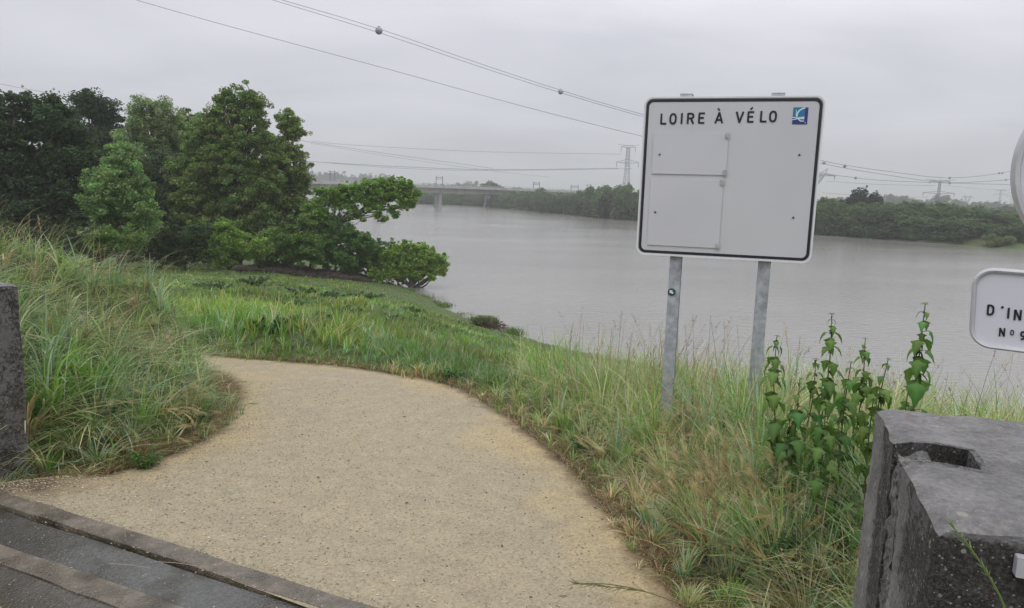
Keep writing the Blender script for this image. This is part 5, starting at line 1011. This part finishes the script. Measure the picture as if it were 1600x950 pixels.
def nettle(px, ptop, Y, label, X=None, size=.085, nodes=13, lean=(0, 0), dark=1.):
    nodes = int(nodes*1.25); size *= 1.08
    top = aty(px, ptop, Y); zb = gz(top[0]-lean[0], top[1]-lean[1]).item(); base = np.array([top[0]-lean[0], top[1]-lean[1], zb]); H = top[2]-zb
    e = empty('nettle_plant', base); tag(e, label, 'nettle', 'nettles beside the board'); P_ = spline([base-[0, 0, .02], base+(top-base)*.4+rng.normal(size=3)*.008, base+(top-base)*.75+rng.normal(size=3)*.008, top], 24)
    mb = MB(); mb.tube(P_, np.linspace(.0042, .0016, 24), 6, (.07, .045, .04)); mb.build('stem', M['stem'], e); mb = MB(); a0 = rng.uniform(0, 3.14)
    for k in range(nodes):
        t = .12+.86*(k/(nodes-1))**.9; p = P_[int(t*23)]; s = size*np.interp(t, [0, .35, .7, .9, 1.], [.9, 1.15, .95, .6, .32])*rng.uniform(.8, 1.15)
        for sg in (0, math.pi):
            if rng.random() < .08: continue
            az_ = a0+k*math.pi/2+sg+rng.normal()*.25; d = np.array([math.cos(az_), math.sin(az_), .25]); q_ = p+d*s*.38; mb.tube([p, q_], [.0013, .001], 4, (.10, .13, .05), cap=False)
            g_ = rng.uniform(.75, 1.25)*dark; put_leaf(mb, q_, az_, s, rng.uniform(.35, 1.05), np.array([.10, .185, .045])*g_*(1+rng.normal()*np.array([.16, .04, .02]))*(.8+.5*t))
            for _q in range(2 if t < .8 else 1): put_leaf(mb, p+[0, 0, rng.uniform(-.01, .02)], az_+rng.uniform(-1.2, 1.2), s*rng.uniform(.4, .75), rng.uniform(.1, .9), np.array([.09, .16, .04])*g_)
    for k in range(5): put_leaf(mb, P_[-1], rng.uniform(0, 6.28), size*.22, -.2, (.13, .21, .06))
    mb.build('foliage', M['leaf'], e, smooth=True); return e
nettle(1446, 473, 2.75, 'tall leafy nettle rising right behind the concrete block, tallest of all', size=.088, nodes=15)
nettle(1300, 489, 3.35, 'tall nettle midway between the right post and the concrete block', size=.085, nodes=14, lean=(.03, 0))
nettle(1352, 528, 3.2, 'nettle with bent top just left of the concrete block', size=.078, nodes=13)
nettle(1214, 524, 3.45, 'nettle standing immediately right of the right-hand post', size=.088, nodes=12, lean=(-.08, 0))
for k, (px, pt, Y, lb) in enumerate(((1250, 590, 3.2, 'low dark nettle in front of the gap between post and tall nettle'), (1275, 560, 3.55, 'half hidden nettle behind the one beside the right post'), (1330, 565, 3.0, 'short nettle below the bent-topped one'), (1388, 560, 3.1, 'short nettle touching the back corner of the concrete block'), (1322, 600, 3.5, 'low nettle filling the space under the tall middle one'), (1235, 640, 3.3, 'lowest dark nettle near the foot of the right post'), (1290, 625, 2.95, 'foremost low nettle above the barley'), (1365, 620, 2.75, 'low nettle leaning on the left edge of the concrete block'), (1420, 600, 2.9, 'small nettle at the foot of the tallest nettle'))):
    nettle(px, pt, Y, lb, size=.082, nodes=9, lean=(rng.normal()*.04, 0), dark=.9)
def herb(px, py, Y, r_h, hgt, col, label, nl=160, ls=.05, name='herb_plant', grp='leafy weeds in the grass', stemmy=True):
    p = aty(px, py, Y); p[2] = gz(p[0], p[1]).item(); e = empty(name, p); tag(e, label, 'weed', grp); mb = MB(); st = MB()
    for k in range(max(3, nl//18)):
        a = rng.uniform(0, 6.28); q_ = p+np.array([math.cos(a)*r_h*rng.random()**.5, math.sin(a)*r_h*rng.random()**.5, hgt*rng.uniform(.6, 1)]); P_ = spline([p+rng.normal(size=3)*[.03, .03, 0], (p+q_)/2+[0, 0, .03], q_], 9); st.tube(P_, np.linspace(.004, .0015, 9), 4, (.1, .12, .05))
        for j in range(18):
            t = rng.uniform(.2, 1); put_leaf(mb, P_[int(t*8)]+rng.normal(size=3)*.012, rng.uniform(0, 6.28), ls*rng.uniform(.5, 1.2), rng.uniform(-.2, .8), np.array(col)*rng.uniform(.7, 1.3))
    st.build('stem', M['stem'], e); mb.build('foliage', M['leaf'], e, smooth=True); return e
herb(1168, 600, 4.5, .18, .38, (.07, .16, .035), 'bright green bramble tuft between the two posts, behind the dry grass', 240, .05)
herb(1085, 560, 4.9, .10, .40, (.08, .12, .05), 'thin weed just right of the left post', 80, .035)
herb(1250, 870, 2.75, .22, .24, (.06, .135, .035), 'dark green leafy weeds at the foot of the barley beside the block', 380, .045)
herb(1215, 800, 2.95, .2, .26, (.055, .12, .03), 'leafy weeds under the green barley left of the block', 300, .045)
herb(1290, 760, 2.9, .2, .34, (.05, .11, .03), 'dense shaded weeds below the nettles', 320, .05)
herb(1310, 900, 2.35, .16, .22, (.05, .11, .03), 'leafy weeds against the left foot of the concrete block', 260, .04)
herb(705, 572, 7.2, .16, .13, (.05, .13, .03), 'small dark clover-like tuft beyond the path curve', 160, .05)
herb(915, 650, 4.9, .16, .14, (.06, .15, .04), 'low dark green tuft on the right verge left of the posts', 160, .04)
herb(430, 545, 8.8, .35, .22, (.05, .11, .03), 'dark leafy patch beyond the far edge of the path', 300, .07)
herb(490, 540, 9.2, .4, .22, (.055, .12, .032), 'second dark leafy patch right of the first beyond the path', 300, .07)
herb(300, 668, 5.2, .16, .13, (.06, .14, .03), 'low fresh green weeds at the foot of the left mound', 200, .035)
herb(225, 725, 4.3, .14, .12, (.08, .16, .035), 'yellow-green moss-like weeds at the path edge near the drain', 200, .03)
for k, (px, py, Y, w_2, h_) in enumerate(((335, 455, 22, .7, .35), (400, 440, 28, .9, .35), (470, 455, 26, .8, .35), (520, 470, 24, .6, .3), (570, 465, 29, .9, .35), (455, 480, 17, .5, .3), (600, 500, 18, .5, .3), (540, 495, 16, .4, .25), (640, 480, 27, .6, .3))):
    herb(px, py, Y, w_2, h_, (.04, .085, .03) if k % 2 else (.055, .10, .035), f"{['dark', 'dull green'][k % 2]} weed patch in the sloping meadow, {['below the willow', 'below the bright bush', 'below the dense dark bush', 'mid slope left of the river tuft', 'just below the bare earth bank', 'nearest the path bend at left', 'right of centre above the path', 'in the middle above the path', 'closest to the drowned tufts'][k]}", 360, .12 if Y > 20 else .08)
# ---- debris heap and shore tufts
pd = aty(760, 507, 37.2); pd[2] = WZ+.05; e = empty('debris_heap', pd); tag(e, 'heap of brown driftwood with a green tuft at the water edge', 'driftwood')
mb = MB()
for k in range(240):
    a = rng.uniform(0, math.pi); l_ = rng.uniform(.25, .9); c = pd+np.array([np.clip(rng.normal()*.5, -.9, .9), rng.normal()*.3, 0]); hh_ = .62*math.exp(-((c[0]-pd[0])/.75)**2); c[2] += rng.uniform(0, 1)*hh_; d = np.array([math.cos(a), math.sin(a)*.6, rng.normal()*.25])*l_/2; g_ = rng.uniform(.5, 1.5); mb.tube([c-d, c+[0, 0, .03], c+d], [.014, .02, .008], 4, (.1*g_, .07*g_, .05*g_))
mb.build('driftwood_pile', M['wood'], e); n = 900; mb = MB(); R = pd+np.stack([rng.normal(size=n)*.28-.15, rng.normal(size=n)*.2, np.full(n, .35)], -1); c = pick(GREEN, n)*.8; ribbon(mb, R, rng.uniform(0, 6.28, n), rng.uniform(.2, .45, n), np.full(n, .5), np.full(n, .03), c*.6, c, 2); mb.build('grass_tuft', M['grass'], e)
e = None; mb = MB(); 
for (px, py, Y, w_2, h_) in ((692, 478, 44.5, .55, .28), (655, 462, 47.5, .9, .3), (636, 450, 50.5, .6, .3), (673, 470, 45.5, .5, .22), (800, 514, 36, .5, .5), (718, 492, 41.5, .8, .12)):
    n = 500; p = aty(px, py, Y); R = np.stack([p[0]+rng.normal(size=n)*w_2*.5, Y+rng.normal(size=n)*.5, np.full(n, WZ-.03)], -1); c = pick(GREEN+[(.16, .14, .07)], n)*.75; ribbon(mb, R, rng.uniform(0, 6.28, n), rng.uniform(.4, 1., n)*h_, np.full(n, .5), np.full(n, .035), c*.6, c, 2)
o = mb.build('shore_grass', M['grass']); tag(o, 'half drowned tufts of grass in the shallow water by the bank', 'grass', kind='stuff')
# brown bare bank below the bushes
e = empty('earth_bank', gbase(470, 412, 49)); tag(e, 'low bare brown earth bank with roots under the waterside bushes', 'bank'); mb = MB(); pts = [gbase(px, 415, Y) for px, Y in ((330, 48.5), (380, 49), (430, 49.3), (480, 49.8), (530, 50.5), (575, 51.3))]
P_ = spline(pts, 60); V = []
for k in range(60):
    for j, (dy, dz) in enumerate(((-.3, -.15), (-.25, .15), (-.1, .32), (.5, .42), (2.2, .45), (3., .0))):
        f_ = math.sin(math.pi*k/59)**.5; V.append(P_[k]+[rng.normal()*.05, dy+rng.normal()*.08, dz*f_*(1+rng.normal()*.12)])
mb.add(V, [[k*6+j, (k+1)*6+j, (k+1)*6+j+1, k*6+j+1] for k in range(59) for j in range(5)]); M['earth'] = simple('earth', (.05, .038, .027), .95, 0, 3, .4, .05); mb.build('earth_slope', M['earth'], e)
mb = MB()
for k in range(160):
    i_ = rng.integers(0, 60); c = P_[i_]+[0, -.28, rng.uniform(0, .3)]; a = rng.uniform(-1, 1); mb.tube([c, c+np.array([rng.normal()*.4, -.1, .05]), c+np.array([rng.normal()*.8, -.12, -.15])], [.018, .014, .006], 3)
mb.build('root', M['bark'], e)

# labels of look-alikes on the far bank: tell neighbours apart by their order
from collections import defaultdict
_by = defaultdict(list)
for o in S.objects:
    if o.parent is None and o.type == 'EMPTY' and str(o.get('group', '')).find('far bank') >= 0: _by[o['label']].append(o)
_ord = ['leftmost', 'second-from-left', 'third-from-left', 'fourth-from-left', 'fifth-from-left', 'sixth-from-left', 'seventh-from-left', 'eighth-from-left', 'ninth-from-left', 'tenth-from-left', 'eleventh-from-left', 'twelfth-from-left', 'thirteenth-from-left', 'fourteenth-from-left', 'fifteenth-from-left']
for lb, os_ in _by.items():
    if len(os_) < 2 or len(os_) > 15: continue
    os_.sort(key=lambda o: o.location[0]/o.location[1])
    for k, o in enumerate(os_): o['label'] = _ord[k]+' '+lb if k < len(os_)-1 else 'rightmost '+lb
